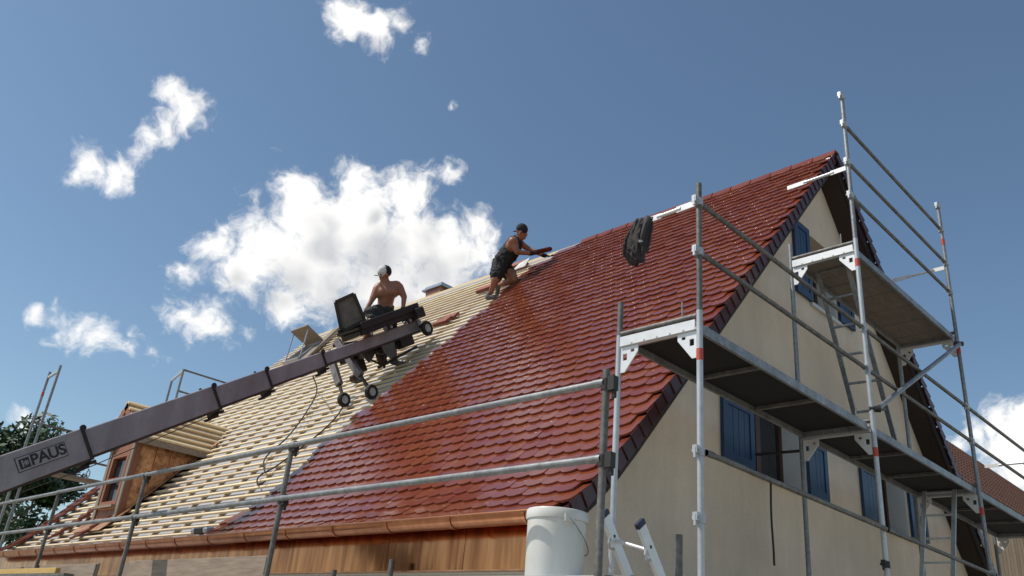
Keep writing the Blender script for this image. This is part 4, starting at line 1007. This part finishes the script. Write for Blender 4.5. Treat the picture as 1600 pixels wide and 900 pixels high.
mb.build('tool_belt', 'grey_cloth', man2, bevel=.006)
for w, d in ((J(829, 396, -.12), AX[0] * .9 - AX[1] * .1), (J(850, 399, .10), AX[0] * .98 + AX[1] * .15)): capsules(hand(w, d, AX[2]) + [(w - d * .02, w + d * .02, .042, .040)], .0075, 'glove', 'black_cloth', man2, 2)
capsules([(ft + Vector((-.03, .04, .0)), ft + Vector((.06, -.13, .0)), .046, .042), (ft + Vector((-.02, .02, .06)), ft + Vector((-.03, .04, .0)), .05, .046)], .012, 'shoe', 'shoe', man2, 3)
tf = J(779, 446, .12); capsules([(tf, tf - AX[0] * .03 + AX[1] * .16, .048, .036), (tf - AX[0] * .05, tf, .045, .048)], .012, 'shoe', 'shoe', man2, 3)
cc = hd + up2 * .042
capsules([(cc + up2 * .022 - fw * .008, cc + up2 * .012 + fw * .012, .104, .100)], .012, 'cap', 'black_cloth', man2, 2)
br = MB(); P = []
for k in range(9):
    a = -1.1 + 2.2 * k / 8; P.append(cc - fw * (.045 + .10 * math.cos(a)) + rt2 * (.085 * math.sin(a)) - up2 * (.03 + .035 * math.cos(a)))
br.add(P + [p + up2 * .012 for p in P], [tuple(range(9)), tuple(range(17, 8, -1))] + [(i, i + 1, i + 10, i + 9) for i in range(8)] + [(8, 0, 9, 17)]); br.build('cap_peak', 'black_cloth', man2)
# tile held in the hand
def loose_tile(center, x, y, label, mat='tile', group=None):
    z = x.cross(y).normalized(); y = z.cross(x).normalized(); mt = Matrix.Identity(4)
    for i, c in enumerate((x.normalized(), y, z)):
        for k in range(3): mt[k][i] = c[k]
    mt.translation = center; o = bpy.data.objects.new('loose_tile', tmesh(.38, mat)); link(o, None, center); o.matrix_basis = mt
    V, Fs = tile_geo(.38); return tag(o, label, 'tile', group)
hx2 = (AX[0] * .96 - AX[1] * .22).normalized()
loose_tile(J(863, 389, -.02), AX[2].cross(hx2) * .35 + AX[2] * .9, -hx2, 'single red tile held out in the gloved hand by the ridge')
# loose tile stacks lying on the battens, and a white sheet
su, ss_ = Vector((0, 1, 0)), Vector((.6547, 0, .7559))
def tile_stack(x, y, n, label, turn=0.0):
    p = roof_pt(x, y, .002)
    st_ = thing('tile_stack', p, label, 'tiles')
    for k in range(n):
        a = turn + random.uniform(-.06, .06); X = su * math.cos(a) + ss_ * math.sin(a); Y = ss_ * math.cos(a) - su * math.sin(a)
        MB().obox(p + hn_ * (.012 + k * .0165), X, Y, hn_, .19, .09, .0075).build('tile', 'brick', st_, bevel=.003)
tile_stack(693, 505, 4, 'small stack of raw red tiles lying on the battens right of the lift tip')
tile_stack(703, 498, 3, 'few raw red tiles just above the stack near the lift tip')
tile_stack(760, 453, 4, 'raw red tiles lying behind the foot of the kneeling person')
tile_stack(812, 420, 7, 'raw red tile pile under the white sheet by the kneeling person')
p = roof_pt(811, 420, .14); mb = MB(); P = [p + su * .16, p - su * .14 + ss_ * .02, p - su * .2 + hn_ * .08 + ss_ * .18, p + su * .12 + ss_ * .2 + hn_ * .03]
mb.hexa(P + [q_ + hn_ * .01 for q_ in P]); tag(mb.build('paper_sheet', 'paper'), 'crumpled white sheet on the tile pile by the kneeling person', 'paper')
# metal channel leaning on the battens
a, b = roof_pt(470, 566, .06), roof_pt(528, 512, .06)
mb = MB(); mb.beam(a, b, .22, .05, hn_); tag(mb.build('roof_board', 'oldwood', bevel=.006), 'long grey board lying up the battens beside the open skylight', 'board')
# ---------------------------------------------------------------- barn to the right
barn = thing('barn', W(8.5, 27, ZG), 'barn with brown tiled roof and upright larch boards behind the gable', 'barn')
BU, BZ, RU, RZ, V0, V1 = 7.2, 5.62, 9.6, 8.65, 19.0, 48.0
MB().box(W(BU + .25, V0 + .3, ZG), W(RU + 2.15, V1 - .3, BZ - .1)).build('wall', 'cream', barn)
MB().box(W(BU + .232, V0 + .3, ZG + .3), W(BU + .247, V1 - .3, BZ - .55)).build('backing', 'timber_dark', barn)
v = V0 + .3
while v < V1 - .4:
    MB().box(W(BU + .19, v + .018, ZG + .3), W(BU + .225 + random.uniform(-.004, .003), v + .312, BZ - .55)).build('board', 'barn_board', barn)
    v += .335
MB().box(W(BU + .10, V0 + .1, BZ - .53), W(BU + .249, V1 - .1, BZ + .02)).build('fascia', 'cream', barn)
d = Vector((0, RU - BU, RZ - BZ)); L = d.length; d /= L; nb = Vector((0, -d.z, d.y))
mb = MB(); P = [W(BU, V0, BZ), W(BU, V1, BZ), W(RU, V1, RZ), W(RU, V0, RZ)]
mb.hexa([p - nb * .12 for p in P] + [p - nb * .02 for p in P]); br_ = mb.build('roof', 'timber_dark', barn)
P = [W(2 * RU - BU, V0, BZ), W(2 * RU - BU, V1, BZ), W(RU, V1, RZ + .0), W(RU, V0, RZ)]
MB().hexa([p - Vector((0, 0, .12)) for p in P] + [p + Vector((0, 0, .02)) for p in P]).build('roof', 'barn_tile', barn)
mb = MB(); nrow = 11; ph = L / nrow; tw = .25; pc = []
nb_c = int((V1 - V0) / tw)
for r_ in range(nrow):
    for c in range(nb_c):
        v = V0 + c * tw; o_ = W(BU, v, BZ) + d * (r_ * ph - .03); n0 = len(mb.v); rnd_ = random.random()
        for k in range(5):
            x = tw * 1.02 * k / 4; hgt = .026 + .050 * math.sin(math.pi * 1.5 * k / 4 + .2)
            mb.v.append(o_ + Vector((x, 0, 0)) + nb * (hgt + .028)); mb.v.append(o_ + Vector((x, 0, 0)) + d * (ph + .02) + nb * hgt); mb.v.append(o_ + Vector((x, 0, 0)) + nb * (hgt - .03))
        for k in range(4):
            a = n0 + 3 * k; mb.f += [(a, a + 3, a + 4, a + 1), (a + 2, a + 5, a + 3, a)]
mb.build('tile_field', 'barn_tile', br_, kind='stuff', fixn=False)
# ---------------------------------------------------------------- trees behind the far end
def tree(loc, h, rad, label, n, seed, group):
    rg = random.Random(seed); t = thing('tree', loc, label, 'tree', group)
    mb = MB(); mb.tube([loc, loc + Vector((.1, .1, h * .3)), loc + Vector((0, .2, h * .75))], .28, 10, r2=.07)
    cl = []
    for k in range(26):
        a = rg.uniform(0, 6.283); e = rg.uniform(-.5, 1.3); rr = rad * rg.uniform(.35, 1)
        c = loc + Vector((0, 0, h * .58)) + Vector((math.cos(a) * math.cos(e) * rr, math.sin(a) * math.cos(e) * rr, math.sin(e) * rr * h * .40 / rad)); cl.append((c, rad * rg.uniform(.2, .38)))
        if k < 12: mb.tube([loc + Vector((0, .1, h * rg.uniform(.25, .5))), (loc + Vector((0, 0, h * .5))).lerp(c, .5), c], .07, 6, r2=.012)
    mb.build('trunk', 'bark', t, smooth=SH)
    lv = MB(); pc = []
    for k in range(n):
        c, r = cl[rg.randrange(len(cl))]
        q = Vector((rg.gauss(0, 1), rg.gauss(0, 1), rg.gauss(0, 1))).normalized() * r * (rg.random() ** .45) + c
        a = Vector((rg.gauss(0, 1), rg.gauss(0, 1), rg.gauss(0, .7))).normalized(); b = a.orthogonal().normalized(); s = rg.uniform(.06, .13)
        lv.add([q - a * s, q + b * s * .55 + a * .1 * s, q + a * s * 1.1, q - b * s * .55 + a * .1 * s], [(0, 1, 2, 3)]); pc += [rg.random()] * 4
    o = lv.build('crown', 'leaf', t, fixn=False); add_piece(o, pc); o['kind'] = 'stuff'
tree(Vector((6.9, 28.0, 0)), 7.4, 2.2, 'dark leafy tree beyond the far end of the roof, nearest the boom', 15000, 1, 'trees beyond the house')
tree(Vector((5.0, 30.5, 0)), 7.3, 2.6, 'tall dark tree at the left picture edge', 13000, 2, 'trees beyond the house')
